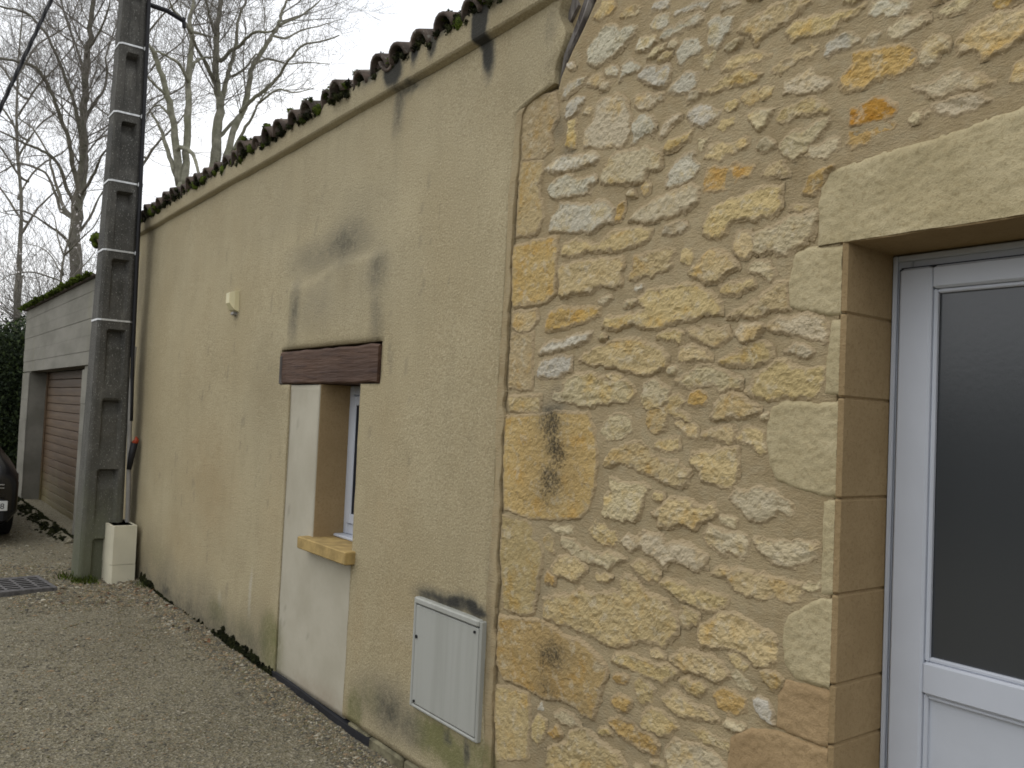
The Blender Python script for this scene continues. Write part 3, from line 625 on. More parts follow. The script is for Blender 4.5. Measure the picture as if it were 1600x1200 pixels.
# ------------------------------------------------------------------ rubble stone house
stone_house = thing('stone_house', 'ochre rubble limestone house wall with dressed stone surround and white glazed door', 'building', (-.8, DW, 0))
Y_M = DW + .006                     # face of the mortar
DX0, DX1, DZ1 = -1.297, -.345, 2.100  # door opening
TILE = {'A': (760, 0), 'B': (1180, 0), 'C': (760, 300), 'D': (760, 600), 'E': (760, 885), 'F': (1100, 300), 'G': (1100, 600), 'H': (1100, 885)}
def P_(t, s):
    ox, oy = TILE[t]; n = [float(q) for q in s.replace(',', ' ').split()]
    return [(ox + n[i] * .2625, oy + n[i + 1] * .2625) for i in range(0, len(n), 2)]
COL = {'w': (.54, .50, .405), 'c': (.52, .44, .29), 'y': (.515, .405, .215), 'o': (.49, .335, .13), 'O': (.44, .24, .05), 'q': (.46, .36, .195), 'p': (.56, .48, .335)}
STONES = '''A w 1000 20 1090 0 1080 40 1030 60 985 45
A w 1120 70 1180 35 1260 5 1350 0 1310 35 1200 65 1125 88
A c 800 90 870 35 915 45 900 85 830 110
A w 980 150 1010 105 1085 90 1075 130 1060 155 985 165
A w 1040 225 1060 185 1170 130 1270 75 1285 105 1250 140 1180 160 1110 200 1060 235
A w 1315 240 1320 140 1350 105 1395 120 1460 100 1450 180 1400 250 1370 280 1320 255
A w 595 370 600 290 650 230 700 160 770 140 790 180 860 160 895 150 880 200 830 250 750 330 650 390
A w 885 290 910 235 1000 215 1005 250 970 280 890 300
A c 955 345 1000 300 1055 265 1050 295 975 345
A w 1130 310 1175 245 1250 235 1285 290 1260 320 1190 340 1150 390 1135 370
A c 1285 390 1300 340 1350 310 1355 335 1320 370 1315 410
A w 480 390 510 380 520 405 490 410
A w 705 410 740 390 775 420 770 445 715 440
A w 790 480 810 385 850 360 910 400 870 425 820 440
A w 900 450 950 400 1000 395 1005 430 1050 400 1090 400 1080 470 1040 505 980 490 920 475
A w 1085 540 1110 500 1160 460 1190 435 1245 440 1245 490 1210 530 1120 555
A w 450 570 460 520 530 480 585 460 570 490 500 540 465 580
A c 600 500 625 460 665 450 690 480 650 505
A w 465 690 480 630 520 590 580 585 550 620 545 660 480 705
A p 580 870 585 780 640 700 660 620 700 590 780 560 830 600 850 690 845 780 810 860 700 880
A c 880 620 895 570 960 570 1050 560 1050 590 970 625 910 645
A w 865 850 870 740 905 690 960 690 1000 720 990 800 940 790 885 850
A w 1195 690 1230 650 1310 625 1390 670 1340 710 1290 745 1230 735
A y 470 860 490 730 525 710 520 870 490 880
A c 1025 815 1040 760 1100 700 1150 690 1100 730 1060 790
A y 1050 890 1080 850 1160 810 1220 780 1200 820 1130 870 1080 895
A c 1260 890 1265 840 1320 820 1290 860 1275 895
A y 1300 940 1320 880 1380 860 1460 860 1550 820 1545 870 1440 910 1380 945
A w 330 1010 420 950 480 930 530 930 570 930 640 910 665 935 640 965 560 985 460 1015 400 1020
A p 680 1090 700 1000 760 920 850 895 960 880 1035 930 1025 1000 960 1000 930 1070 850 1085 740 1095
A w 1065 1100 1080 1040 1130 970 1180 930 1230 910 1230 970 1275 990 1230 1050 1150 1095 1090 1115
A w 370 1130 390 1090 440 1060 480 1035 530 1070 640 1050 645 1080 600 1100 605 1150 500 1165 420 1180 385 1165
A o 1290 1140 1320 1010 1420 1000 1480 985 1580 990 1560 1040 1450 1080 1400 1130
A y 1310 550 1360 500 1440 450 1560 420 1640 440 1560 490 1450 510 1380 545
A y 1400 410 1440 360 1560 320 1600 310 1690 330 1640 350 1560 370 1450 415
A y 1510 580 1550 545 1610 530 1610 600 1570 620
A y 1490 190 1530 140 1600 95 1700 40 1800 0 1930 0 1780 120 1650 200 1600 260 1560 200
A y 640 100 680 40 690 0 770 0 760 50 680 110
A c 1400 50 1420 20 1500 0 1510 10 1430 45
A y 1380 755 1400 715 1470 700 1460 735 1410 770
A c 1560 690 1600 665 1700 650 1680 700 1630 770 1590 740
B y 185 190 240 130 370 100 460 90 540 70 640 35 600 75 510 110 470 170 420 200 300 205 220 225
B w 670 60 690 15 760 0 910 0 900 50 820 100 760 90 690 80
B c 800 210 790 170 880 120 1000 95 1020 120 940 180 880 215
B w 410 330 420 270 480 230 570 205 605 240 540 280 480 290 430 340
B c 1110 60 1150 30 1230 0 1280 0 1220 50 1140 75
B y 1210 260 1250 190 1350 120 1450 85 1560 60 1660 50 1680 180 1540 230 1450 310 1350 340 1300 280 1230 300
B y 105 410 180 360 260 300 330 260 375 275 340 330 280 340 220 390 150 435
B o 520 530 500 460 570 380 590 330 680 300 780 285 870 275 945 310 955 370 900 410 850 440 780 450 720 480 620 520
B c 980 350 990 260 1050 210 1130 240 1140 280 1090 300 1060 350 1010 400 990 380
B c 160 560 180 490 230 450 320 415 360 450 440 490 400 530 300 550 220 545
B y 20 560 50 510 100 520 70 565 40 580
B c 935 520 980 500 1080 490 1120 450 1210 425 1250 460 1330 455 1400 490 1350 515 1290 520 1210 530 1090 570 1060 545
B c 1060 640 1110 610 1200 590 1320 560 1390 600 1320 630 1250 655 1180 670
B O 560 740 565 660 640 620 720 595 840 610 850 650 790 690 700 720 620 745
B y 125 710 150 660 250 620 340 585 400 620 430 660 340 670 280 665 200 710 140 725
B c 920 715 950 680 1020 665 1000 690 940 720
B c 145 880 170 840 220 780 290 780 350 740 430 720 400 770 340 840 300 900 230 945 170 920
B c 300 930 320 880 420 840 480 830 480 890 420 920 350 935
B o 550 850 560 790 640 770 720 750 830 735 790 780 720 810 650 850 580 865
B y 1530 460 1560 380 1660 320 1700 400 1660 480 1570 480
B y 40 1040 90 990 150 975 190 1030 130 1040
B o 290 1140 330 1060 400 1010 450 995 410 1040 400 1100 340 1150
B c 10 870 70 825 110 860 60 890
B c 640 260 700 190 740 200 700 260
F y 0 240 5 190 30 130 90 70 220 30 330 -20 450 -25 445 90 380 130 310 160 200 165 130 190 120 240 70 270 20 255
C w 375 230 390 150 440 75 530 70 600 90 690 50 755 100 745 170 690 185 640 230 520 225 420 235
C o 765 165 780 90 815 60 810 110 790 165
C p 850 165 900 120 980 60 1100 10 1200 -40 1255 -20 1250 60 1190 100 1100 130 1020 160 930 175
C y 450 365 460 310 530 285 590 300 640 320 700 280 760 230 870 215 975 230 965 275 920 300 860 320 770 345 680 345 600 340 560 370 490 375
C c 1050 240 1070 200 1140 180 1190 205 1150 240 1090 260
C y 435 620 440 530 430 450 500 430 560 410 800 400 800 500 805 540 760 565 690 545 620 595 520 600
C y 850 520 870 460 880 390 960 360 1010 350 1110 345 1080 420 1100 440 1040 480 950 500 880 520
C y 1205 480 1250 430 1290 380 1340 345 1440 385 1495 440 1440 460 1390 490 1370 530 1290 530 1230 505
C y 1165 410 1160 340 1220 330 1230 390 1200 425
C y 1470 310 1500 240 1550 240 1580 330 1540 385 1490 360
C y 1390 570 1440 545 1580 525 1590 560 1500 605 1400 605
C y 685 800 700 765 800 745 900 720 960 700 900 640 960 590 1080 570 1200 545 1330 600 1390 660 1390 720 1280 730 1170 760 1040 800 950 800 850 785 760 810
C c 665 655 690 630 740 630 710 655
C o 350 820 370 730 450 690 540 700 670 690 660 725 580 770 480 800 400 820
C c 815 680 840 655 880 655 860 675
C w 310 950 340 915 440 890 530 860 620 840 600 890 530 900 420 940 340 955
C w 300 1085 310 1030 350 1000 430 980 500 985 490 1060 440 1090 360 1105
C y 555 1000 580 970 680 920 780 890 860 880 950 910 1040 940 1075 985 1060 1030 960 1080 860 1070 780 1045 680 1020 600 1015
C y 1020 860 1080 830 1160 840 1150 895 1090 885
C y 1195 830 1300 810 1420 820 1440 855 1380 900 1290 905 1230 870
C c 1475 850 1520 800 1600 790 1640 800 1600 870 1510 885
C y 1140 1000 1150 930 1220 920 1300 960 1330 1000 1240 985 1180 1005
C c 1125 1130 1180 1090 1250 1040 1330 1040 1420 1080 1510 1120 1500 1160 1400 1180 1320 1140 1220 1160 1150 1150
C y 1380 1005 1440 985 1520 950 1560 910 1640 900 1690 930 1700 980 1600 1020 1500 1030 1420 1020
C y 715 1100 760 1085 800 1110 770 1130
D c 455 100 460 0 500 -40 640 -60 700 -20 800 -20 860 10 880 60 840 110 700 110 620 140 520 110
D c 920 90 930 0 1000 -30 1080 30 1080 100 1020 140 950 150
D c 395 80 400 50 450 55 445 95 410 100
D c 675 270 720 200 800 185 860 210 870 280 800 325 720 330
D y 945 220 960 160 1040 130 1080 160 1060 250 1000 290 960 270
D y 1090 90 1140 65 1170 110 1130 150 1180 180 1200 220 1100 190 1060 150
D o 1200 110 1210 65 1260 50 1305 75 1280 115 1230 125
D y 1125 240 1180 220 1240 260 1245 310 1200 305 1150 265
G y 40 200 60 120 140 60 200 70 260 120 325 155 240 190 120 195 60 210
D y 1280 310 1370 270 1460 260 1480 310 1440 350 1380 320
G y 195 320 230 275 310 265 360 290 360 400 330 410 290 370 240 345
D y 690 485 720 430 780 380 880 340 940 370 980 430 1060 460 1130 470 1210 525 1180 580 1150 605 1060 590 990 550 920 520 860 490 800 470 740 490
D y 995 365 1060 340 1140 325 1140 380 1100 395 1040 380
D y 1215 470 1230 420 1330 405 1480 390 1490 480 1480 570 1420 615 1340 590 1280 570 1260 510
D c 690 780 700 660 740 640 730 560 800 590 880 590 960 620 930 700 910 760 870 815 760 810
D y 985 775 1060 720 1090 690 1190 690 1260 740 1340 720 1360 760 1300 800 1230 850 1150 830 1020 850 1020 800
G p 150 680 180 625 260 640 340 615 420 640 480 690 530 775 440 750 400 790 340 825 270 800 210 740
G c 95 800 140 795 190 810 185 850 140 840
D y 610 870 650 815 700 840 760 880 780 930 750 960 690 955 640 920
D c 370 850 420 840 520 850 520 900 450 895 390 875
D y 335 920 370 890 390 920 395 995 350 985
D c 440 950 450 915 520 930 560 980 640 1010 740 1010 820 1045 760 1070 720 1095 620 1070 540 1030 480 990
D y 380 1110 410 1060 460 1015 540 1040 590 1110 570 1140 510 1170 430 1140
D o 340 1150 360 1120 400 1150 390 1185 350 1180
D y 650 1140 700 1135 740 1150 720 1175 660 1165
D c 800 940 840 910 900 930 930 890 1030 900 1060 960 1130 950 1230 980 1300 1030 1300 1090 1240 1100 1170 1070 1100 1050 1050 1090 1020 1040 960 1010 910 960 850 990
G p 5 900 30 850 80 870 130 890 200 890 250 920 250 1000 230 1040 180 1010 110 1010 60 970 20 960
D y 865 1085 910 1060 990 1100 1025 1140 1020 1170 960 1175 900 1140
G c 285 925 350 920 410 945 470 935 570 935 670 960 660 1030 610 1065 520 1090 440 1075 370 1020 320 980
H y 45 40 90 15 150 40 200 15 300 50 380 70 480 90 570 110 580 160 550 205 470 210 420 180 330 200 250 180 180 150 140 60
G c 340 195 375 185 375 210
E y 800 160 800 90 830 60 900 100 930 150 1010 180 1080 230 1110 300 1130 380 1080 430 1040 475 980 450 890 440 760 475 680 450 560 380 440 340 340 300 335 200 430 180 490 180 560 140 650 180 700 160
E c 405 890 440 870 510 890 550 950 500 960 440 920
E y 270 960 310 890 350 920 340 1000 300 1060 270 1020
E o 360 990 420 960 440 1000 400 1020
E y 370 1100 400 1070 480 1060 500 990 560 970 620 1010 700 1070 780 1120 830 1200 850 1260 370 1260
E y 745 560 780 520 850 530 950 570 1000 600 1080 595 1130 635 1080 660 1040 685 960 660 880 615 790 590
E y 1095 555 1150 510 1230 520 1330 530 1400 590 1445 655 1390 680 1330 680 1250 630 1150 600
E y 1140 310 1170 250 1250 290 1240 340 1180 350
E y 1030 110 1070 85 1160 100 1230 150 1300 140 1380 170 1430 190 1410 240 1330 260 1250 240 1190 205 1110 165
E y 1265 470 1265 360 1330 330 1390 280 1480 280 1575 330 1630 370 1700 410 1735 490 1730 560 1660 600 1585 580 1550 520 1480 490 1380 470
E y 1440 530 1480 530 1550 590 1530 610 1460 575
E c 1465 650 1490 630 1560 690 1580 735 1530 730
E y 1155 690 1200 675 1270 695 1300 730 1260 765 1200 740
E o 760 665 800 650 840 665 820 700 775 690
E y 890 790 880 700 930 680 990 740 980 800 920 810
E o 740 800 780 770 850 800 830 860 780 850
E y 1055 800 1080 770 1130 755 1200 810 1260 855 1320 860 1370 920 1300 910 1230 895 1140 890 1090 850
E o 1350 770 1390 735 1480 750 1540 800 1530 850 1440 875 1380 840
E y 920 950 930 890 980 855 1060 880 1100 920 1140 960 1060 1000 990 990 940 960
E o 730 930 790 900 840 930 900 980 980 1020 1020 1080 1000 1125 930 1090 860 1050 780 1000
E y 1220 985 1290 970 1380 1030 1440 1050 1430 1100 1360 1070 1270 1035
E c 1060 1120 1110 1050 1200 1050 1300 1080 1380 1130 1420 1200 1440 1260 1150 1260 1080 1180
H y 360 680 350 640 420 640 470 680 440 735 400 730
H w 290 800 320 790 380 830 410 880 400 930 340 900
E w 300 850 320 820 330 850
H c 580 130 620 100 690 90 680 125 620 145
F c 295 350 290 260 370 220 440 200 510 150 580 150 670 120 655 200 640 260 560 320 480 370 400 350 330 370
F c 265 455 310 420 380 425 415 475 380 520 340 490
F y 140 740 210 700 310 670 350 610 430 545 495 540 490 600 500 690 430 690 350 720 270 745 200 725
F c 380 810 440 760 540 750 600 725 700 750 735 780 720 890 640 870 560 840 450 820
F c 485 950 540 915 600 910 640 950 620 980 550 965
F y 240 1190 300 1110 380 1060 440 1010 520 1030 600 1045 715 1050 700 1150 660 1215 570 1215 480 1220 370 1235 290 1210
F y 510 95 550 80 610 90 560 100'''
QUOINS = '''A 215 660 260 605 330 580 400 560 420 700 370 800 390 880 340 930 210 950
A 205 965 330 965 335 1020 300 1100 310 1160 335 1290 290 1390 180 1400 190 1150
C 165 330 320 290 420 270 415 400 400 600 350 650 310 660 160 680 160 450
C 155 720 290 705 300 760 250 820 195 830 155 800
C 150 850 270 840 265 1000 265 1175 135 1160 140 1000
D 130 80 240 75 320 70 310 170 250 165 140 155
D 115 200 250 190 420 170 600 180 640 260 655 400 645 600 605 740 540 800 380 800 250 795 110 740 105 500
D 95 790 180 800 260 830 290 920 330 1000 320 1080 300 1180 270 1350 240 1370 200 1370 100 1330 85 1000
E 75 300 220 320 340 340 450 420 540 440 620 510 700 590 710 640 680 720 650 830 630 900 570 880 520 820 440 790 340 780 240 720 100 660 65 580
E 55 720 120 720 245 760 250 900 240 1010 245 1140 60 1150 50 900'''

def seg_dist(px, pz, poly):
    """signed distance (inside > 0) from points to polygon"""
    d = np.full(len(px), 1e9); ins = np.zeros(len(px), bool); n = len(poly)
    for i in range(n):
        ax, az = poly[i]; bx, bz = poly[(i + 1) % n]; ex, ez = bx - ax, bz - az
        t = np.clip(((px - ax) * ex + (pz - az) * ez) / (ex * ex + ez * ez + 1e-12), 0, 1)
        d = np.minimum(d, np.hypot(px - ax - t * ex, pz - az - t * ez))
        c = ((az > pz) != (bz > pz)) & (px < (bx - ax) * (pz - az) / (bz - az + 1e-12) + ax); ins ^= c
    return np.where(ins, d, -d)
SID = [0]
def stone_mesh(name, poly, H, rough, mats, step=None, edge=.02, wob=.007, xmax=None, zmin=None, parent=None, yface=Y_M, base=-.010, smooth=True, grow=0.0, facets=False):
    SID[0] += 1; s = SID[0] * 13
    poly = np.array(poly); lo, hi = poly.min(0) - .012, poly.max(0) + .012
    if xmax is not None: hi[0] = xmax
    if zmin is not None: lo[1] = zmin
    size = max(hi - lo); step = step or float(np.clip(size / 60, .0030, .0065))
    nx = max(6, int((hi[0] - lo[0]) / step) + 1); nz = max(6, int((hi[1] - lo[1]) / step) + 1)
    xs_, zs_ = np.linspace(lo[0], hi[0], nx), np.linspace(lo[1], hi[1], nz)
    X, Z = np.meshgrid(xs_, zs_, indexing='ij'); x, z = X.ravel(), Z.ravel()
    d = seg_dist(x, z, poly) + grow
    d = d + wob * fbm(x * 38, z * 38, s, 4, .6) * 2.0 + wob * .9 * fbm(x * 120, z * 120, s + 1, 3, .65)
    r1 = fbm(x * 11, z * 15, s + 2, 4, .55); r2 = 1 - np.abs(fbm(x * 20, z * 28, s + 3, 4, .6)) * 2.4; r3 = fbm(x * 75, z * 85, s + 4, 3, .6)
    tx, tz = (vnoise(np.array([s * .37]), np.array([.3]), 1)[0], vnoise(np.array([s * .71]), np.array([.9]), 2)[0])
    cx, cz = poly.mean(0); sz = max(.06, size)
    plane = rough * .7 * (tx * (x - cx) + (tz - .35) * (z - cz)) / sz
    if facets:          # broken faces: the lowest of a few tilted planes
        K = int(min(16, 4 + (hi[0] - lo[0]) * (hi[1] - lo[1]) * 420)); top = np.full(len(x), 9.0)
        wx_, wz_ = x + .012 * r1, z + .012 * fbm(x * 22, z * 22, s + 7, 3)
        for _ in range(K):
            px0, pz0 = random.uniform(lo[0], hi[0]), random.uniform(lo[1], hi[1]); g0, g1 = random.gauss(0, .16), random.gauss(.03, .22)
            top = np.minimum(top, H * random.uniform(.95, 1.9) + g0 * (wx_ - px0) + g1 * (wz_ - pz0))
        top = np.clip(top, H * .55, H * 2.2)
        h = top * sstep(-.003, edge * .7, d) + sstep(0, edge, d) * rough * (.45 * r1 + .2 * (r2 - .5)) + (.0022 + rough * .10) * r3 * sstep(-.004, .01, d)
    else:
        h = H * sstep(-.003, edge, d) + sstep(0, edge * 1.3, d) * (rough * (r1 * .9 + .28 * (r2 - .5)) + plane) + (.0035 + rough * .16) * r3 * sstep(-.004, .01, d)
    h = np.where(d < -.004, base, np.maximum(h, -.004 + 0 * h)) ; h = np.where(d < .0, np.minimum(h, .004), h)
    keep = d > -.009
    K = keep.reshape(nx, nz); Kc = K[:-1, :-1] | K[1:, :-1] | K[:-1, 1:] | K[1:, 1:]
    q = grid_faces(nx, nz, Kc)
    used = np.unique(q); mp_ = np.full(len(x), -1); mp_[used] = np.arange(len(used)); q = mp_[q]
    v = np.stack([x, yface - h, z], 1)[used]
    at = stains(v[:, 0], v[:, 2]); at['rim'] = (1 - sstep(.003, min(.026, .006 + size * .10), d))[used]
    return mesh_np(name, v, [q], smooth and not facets, at, mats), v
def subdiv(poly, amp, s):
    """extra ragged points along an outline"""
    out = []; n = len(poly); poly = np.array(poly)
    for i in range(n):
        a, b = poly[i], poly[(i + 1) % n]; e = b - a; L_ = np.hypot(*e); k = max(1, int(L_ / .02)); nn = np.array([-e[1], e[0]]) / (L_ + 1e-9)
        for j in range(k):
            t = j / k; out.append(a + e * t + nn * amp * random.uniform(-1, 1) * (1 if j else .4))
    return out
def add_stone(poly, col, H, rough, name='stone', edge=.016, wob=.006, dx=0, dz=0):
    me, v = stone_mesh(name, poly, H, rough, [M_STONE], edge=edge, wob=wob, grow=.0105, facets=True)
    c = v.mean(0); me.transform(Matrix.Translation(-Vector(c)))
    o = bpy.data.objects.new(name, me); C.objects.link(o); o.parent = stone_house; o.location = Vector(c) - stone_house.location + Vector((dx, 0, dz))
    k = random.uniform(.86, 1.1); wm = random.uniform(.9, 1.06); o.color = (min(.68, col[0] * k), min(.66, col[1] * k), min(.6, col[2] * k * wm), 1); return o
traced = []
for line in STONES.split('\n'):
    t, c, rest = line.split(' ', 2); poly = [W(*p) for p in P_(t, rest)]
    a = np.array(poly); size = np.hypot(*(a.max(0) - a.min(0)))
    H = random.uniform(.0085, .015) * min(1.25, .55 + size * 2.2); rough = random.uniform(.012, .021) * min(1.2, .45 + size * 2.5)
    poly = subdiv(poly, .005, 1)
    o = add_stone(poly, COL[c], H, rough); traced.append((o, size))
# small stones chinked into the joints
PT = [np.array([W(*p) for p in P_(l.split(' ', 2)[0], l.split(' ', 2)[2])]) for l in STONES.split('\n')] + [np.array([W(*p) for p in P_(l.split(' ', 1)[0], l.split(' ', 1)[1])]) for l in QUOINS.split('\n')]
small = 0
for _ in range(6000):
    if small >= 72: break
    cx, cz = random.uniform(-2.4, -.85), random.uniform(.35, 3.0)
    w_, h_ = random.uniform(.035, .085), random.uniform(.016, .034); sl = random.uniform(-.15, .2)
    if cx < crack_x(np.array([cz]))[0] + .22 or (cx > DX0 - .30 and cz < 2.40): continue
    pr = np.array([(cx - w_ / 2, cz), (cx + w_ / 2, cz), (cx, cz), (cx, cz + h_ / 2), (cx, cz - h_ / 2)])
    if any(seg_dist(pr[:, 0], pr[:, 1], pl_).max() > -.018 for pl_ in PT if pl_[:, 0].min() - .08 < cx < pl_[:, 0].max() + .08 and pl_[:, 1].min() - .06 < cz < pl_[:, 1].max() + .06): continue
    poly = [(cx + w_ / 2 * math.cos(a) * random.uniform(.7, 1.1), cz + h_ / 2 * math.sin(a) * random.uniform(.6, 1.1) + sl * w_ / 2 * math.cos(a)) for a in np.linspace(0, 6.283, 9)[:-1]]
    add_stone(poly, COL[random.choice('ycyycwo')], random.uniform(.006, .012), .010); PT.append(np.array(poly)); small += 1
for line in QUOINS.split('\n'):
    t, rest = line.split(' ', 1); poly = subdiv([W(*p) for p in P_(t, rest)], .003, 1)
    big_ = max(p[0] for p in poly) - min(p[0] for p in poly) > .26
    add_stone(poly, (.47, .34, .15) if big_ else COL['q'], .015 if big_ else .010, .010, 'quoin_stone', .010, .004)
# beyond the frame the same wall goes on: a few more rubble stones of the same kinds
LINT_PTS = [W(1278, 376), W(1277, 320), W(1284, 290), W(1293, 270), W(1340, 250), W(1480, 209), W(1600, 166)]
APEX = ((DX0 + DX1) / 2, W(1600, 166)[1] + .012)
def free(x, z): return not (x > LINT_PTS[0][0] - .28 and z < APEX[1] + .12)
zrow = 3.05
extra = 0
for zr in np.arange(2.62, 3.75, .15):
    x = -2.0 + random.uniform(0, .15)
    while x < .6:
        o, s_ = random.choice(traced)
        w_ = o.dimensions.x if o.dimensions.x > 0 else .2
        lim = 3.10 if x < -1.9 else 3.08 - (x + 1.9) * .40
        if zr > lim and s_ < .38 and x > crack_x(np.array([min(zr, 3.3)]))[0] + .15 and extra < 75:
            o2 = o.copy(); C.objects.link(o2); o2.parent = stone_house; o2.location = Vector((x + .1, o.location.y + stone_house.location.y, zr)) - stone_house.location; extra += 1
        x += random.uniform(.2, .32)
for zr in np.arange(.3, 2.4, .16):
    for xb in (.08, .34):
        o, s_ = random.choice(traced)
        if s_ < .32:
            o2 = o.copy(); C.objects.link(o2); o2.parent = stone_house; o2.location = Vector((xb + random.uniform(-.03, .03), o.location.y + stone_house.location.y, zr)) - stone_house.location

# mortar sheet, warped to follow the crack
XM0 = -1.9
xs = np.concatenate([np.linspace(0, 1, 42)[:-1] - 3, axis([XM0, DX0 - .02, DX1 + .02, .7], .014)])
zs = axis([-.05, DZ1 + .02, 3.9], .014)
def xmap_m(x, z):
    t = np.clip(x + 3, 0, 1); return np.where(x < -1.95, crack_x(np.minimum(z, 3.45)) + .0085 + t * (XM0 - crack_x(np.minimum(z, 3.45)) - .0085), x)
def relief_m(x, z):
    h = .007 * fbm(x * 4, z * 5, 51) + .0045 * fbm(x * 14, z * 22, 52) + .0022 * fbm(x * 60, z * 80, 53, 3)
    near = np.where(x > -1.6, 0, 0)
    e = x - crack_x(np.minimum(z, 3.45)); return h * sstep(0, .05, e) - .001 * (1 - sstep(0, .02, e))
wall_sheet('wall', xs, zs, xmap_m, lambda x, z: ~((x > DX0 - .02) & (x < DX1 + .02) & (z < DZ1 + .02)), Y_M, [M_MORTAR], stone_house, .06, relief_m)
core = MB(); core.box(-2.58, DX0 - .015, DW + .05, DW + .5, -.1, 3.9).box(DX1 + .015, .7, DW + .05, DW + .5, -.1, 3.9).box(DX0 - .015, DX1 + .015, DW + .05, DW + .5, DZ1 + .015, 3.9)
core.box(-2.58, .7, DW + 5, DW + 5.3, -.1, 3.9).box(.4, .7, DW + .5, DW + 5, -.1, 3.9).box(-2.58, -2.3, DW + .5, DW + 5, -.1, 3.9).box(-2.6, .72, DW, DW + 5.32, 3.9, 4.0)
core.build('masonry', M_MORTAR, stone_house)
# dressed door surround: each block has a pale face, an ochre arris and an ochre reveal
JOINTS = [W(1316, y)[1] for y in (376, 489, 621, 780, 932, 1076, 1172)] + [.42, .21, -.02]
BLOCKS = [('F', '500 690 495 560 540 370 620 330 860 320 860 715 740 735 640 715', 0), ('F', '750 770 860 755 860 1205 715 1205 720 1050 740 900', 0),
          ('G', '365 330 370 240 400 140 480 100 680 110 860 105 860 668 730 670 560 630 420 570 385 480', 0), ('G', '710 700 860 690 860 1255 690 1255 700 1000', 0),
          ('H', '465 350 500 290 600 230 690 190 860 190 860 765 790 752 640 700 540 680 480 600 460 480', 0), ('H', '425 960 440 760 480 670 560 690 790 757 860 785 860 1125 815 1105 700 1075 560 1020', 1),
          ('H', '130 1260 150 1030 190 990 270 970 420 975 560 1030 815 1122 860 1140 860 1290 400 1300', 1)]
lowpoly = []
for z0, z1, w_ in ((.42, JOINTS[6], None), (.21, .42, .22), (-.02, .21, .40)):
    if w_: lowpoly.append([(DX0 - w_, z0 + .02), (DX0 - w_ + .03, z1 - .01), (DX0 + .05, z1 - .004), (DX0 + .05, z0 + .004)])
blocks = [([W(*p) for p in P_(t, s)], oc) for t, s, oc in BLOCKS] + [(p, 1) for p in lowpoly]
yF = DW - .006
def jamb(poly, ochre, z0, z1, mirror):
    me, v = stone_mesh('jamb_stone', poly, .007, .004, [M_OCHRE if ochre else M_PALE], step=.006, edge=.008, wob=.0025, xmax=DX0 - .011, yface=Y_M)
    vv = [tuple(q) for q in v]; faces = [list(p.vertices) for p in me.polygons]; mi = [0] * len(faces)
    def prof(z, i): return [(DX0 - .011, Y_M - .007 + i, z), (DX0 - i, Y_M + .003 + i, z), (DX0 - i, Y_M + .013 + i, z), (DX0 - i, DW + .238, z), (DX0 - .03, DW + .238, z), (DX0 - .03, Y_M + .02, z)]
    b = len(vv); g = .0035; lv = [(z0 + .001, .006), (z0 + g + .003, 0), (z1 - g - .003, 0), (z1 - .001, .006)]
    for z, i in lv: vv += prof(z, i)
    for k in range(3):
        for j in range(6):
            a = b + k * 6 + j; c_ = b + k * 6 + (j + 1) % 6
            faces.append([a, a + 6, c_ + 6, c_][::-1]); mi.append(1)
    faces.append([b + j for j in range(6)][::-1]); faces.append([b + 18 + j for j in range(6)]); mi += [1, 1]
    bpy.data.meshes.remove(me)
    if mirror: vv = [(DX0 + DX1 - x, y, z) for x, y, z in vv]; faces = [f[::-1] for f in faces]
    me = bpy.data.meshes.new('jamb_stone'); me.from_pydata(vv, [], faces); me.materials.append(M_OCHRE if ochre else M_PALE); me.materials.append(M_REVEAL)
    me.polygons.foreach_set('material_index', mi)
    va = np.array(vv)
    for k, a in stains(va[:, 0], va[:, 2]).items(): at = me.attributes.new(k, 'FLOAT', 'POINT'); at.data.foreach_set('value', a.astype(np.float32))
    me.polygons.foreach_set('use_smooth', [m_ == 0 for m_ in mi]); me.update(); shift_to(me, stone_house)
    o = bpy.data.objects.new('jamb_stone', me); C.objects.link(o); o.parent = stone_house
for k, (poly, oc) in enumerate(blocks):
    for mir in (False, True): jamb(poly, oc, JOINTS[k + 1], JOINTS[k], mir)
bb = MB(); bb.box(DX0 - .04, DX0 - .006, Y_M + .016, DW + .236, -.05, DZ1); bb.box(DX1 + .006, DX1 + .04, Y_M + .016, DW + .236, -.05, DZ1); bb.build('jamb_joint_mortar', M_REVEAL, stone_house)
# lintel, its top rising to a low point
half = [p for p in LINT_PTS]; mir = [(DX0 + DX1 - x, z) for x, z in half[::-1]]
lint = half + [APEX] + mir + [(DX1 + .12, DZ1 - .05), (DX0 - .12, DZ1 - .05)]
lint[0] = (lint[0][0], DZ1 + .004); lint[-3] = (lint[-3][0], DZ1 + .004)
me, v = stone_mesh('lintel_stone', lint, .008, .006, [M_PALE], step=.007, edge=.010, wob=.004, zmin=DZ1 + .004, yface=Y_M)
shift_to(me, stone_house); lo_ = bpy.data.objects.new('lintel_stone', me); C.objects.link(lo_); lo_.parent = stone_house
sm = MB(); rr = []
for i, x in enumerate(np.linspace(DX0 - .02, DX1 + .02, 25)):
    j = .004 * vnoise(np.array([x * 14]), np.array([1.]), 9)[0]; rr.append([(x, Y_M - .006, DZ1 + .010 + j), (x, Y_M - .003, DZ1 + .001 + j), (x, DW + .25, DZ1), (x, DW + .25, DZ1 + .05), (x, Y_M + .03, DZ1 + .05)])
sm.quadstrip(rr); sm.build('lintel_soffit', M_REVEAL, stone_house)
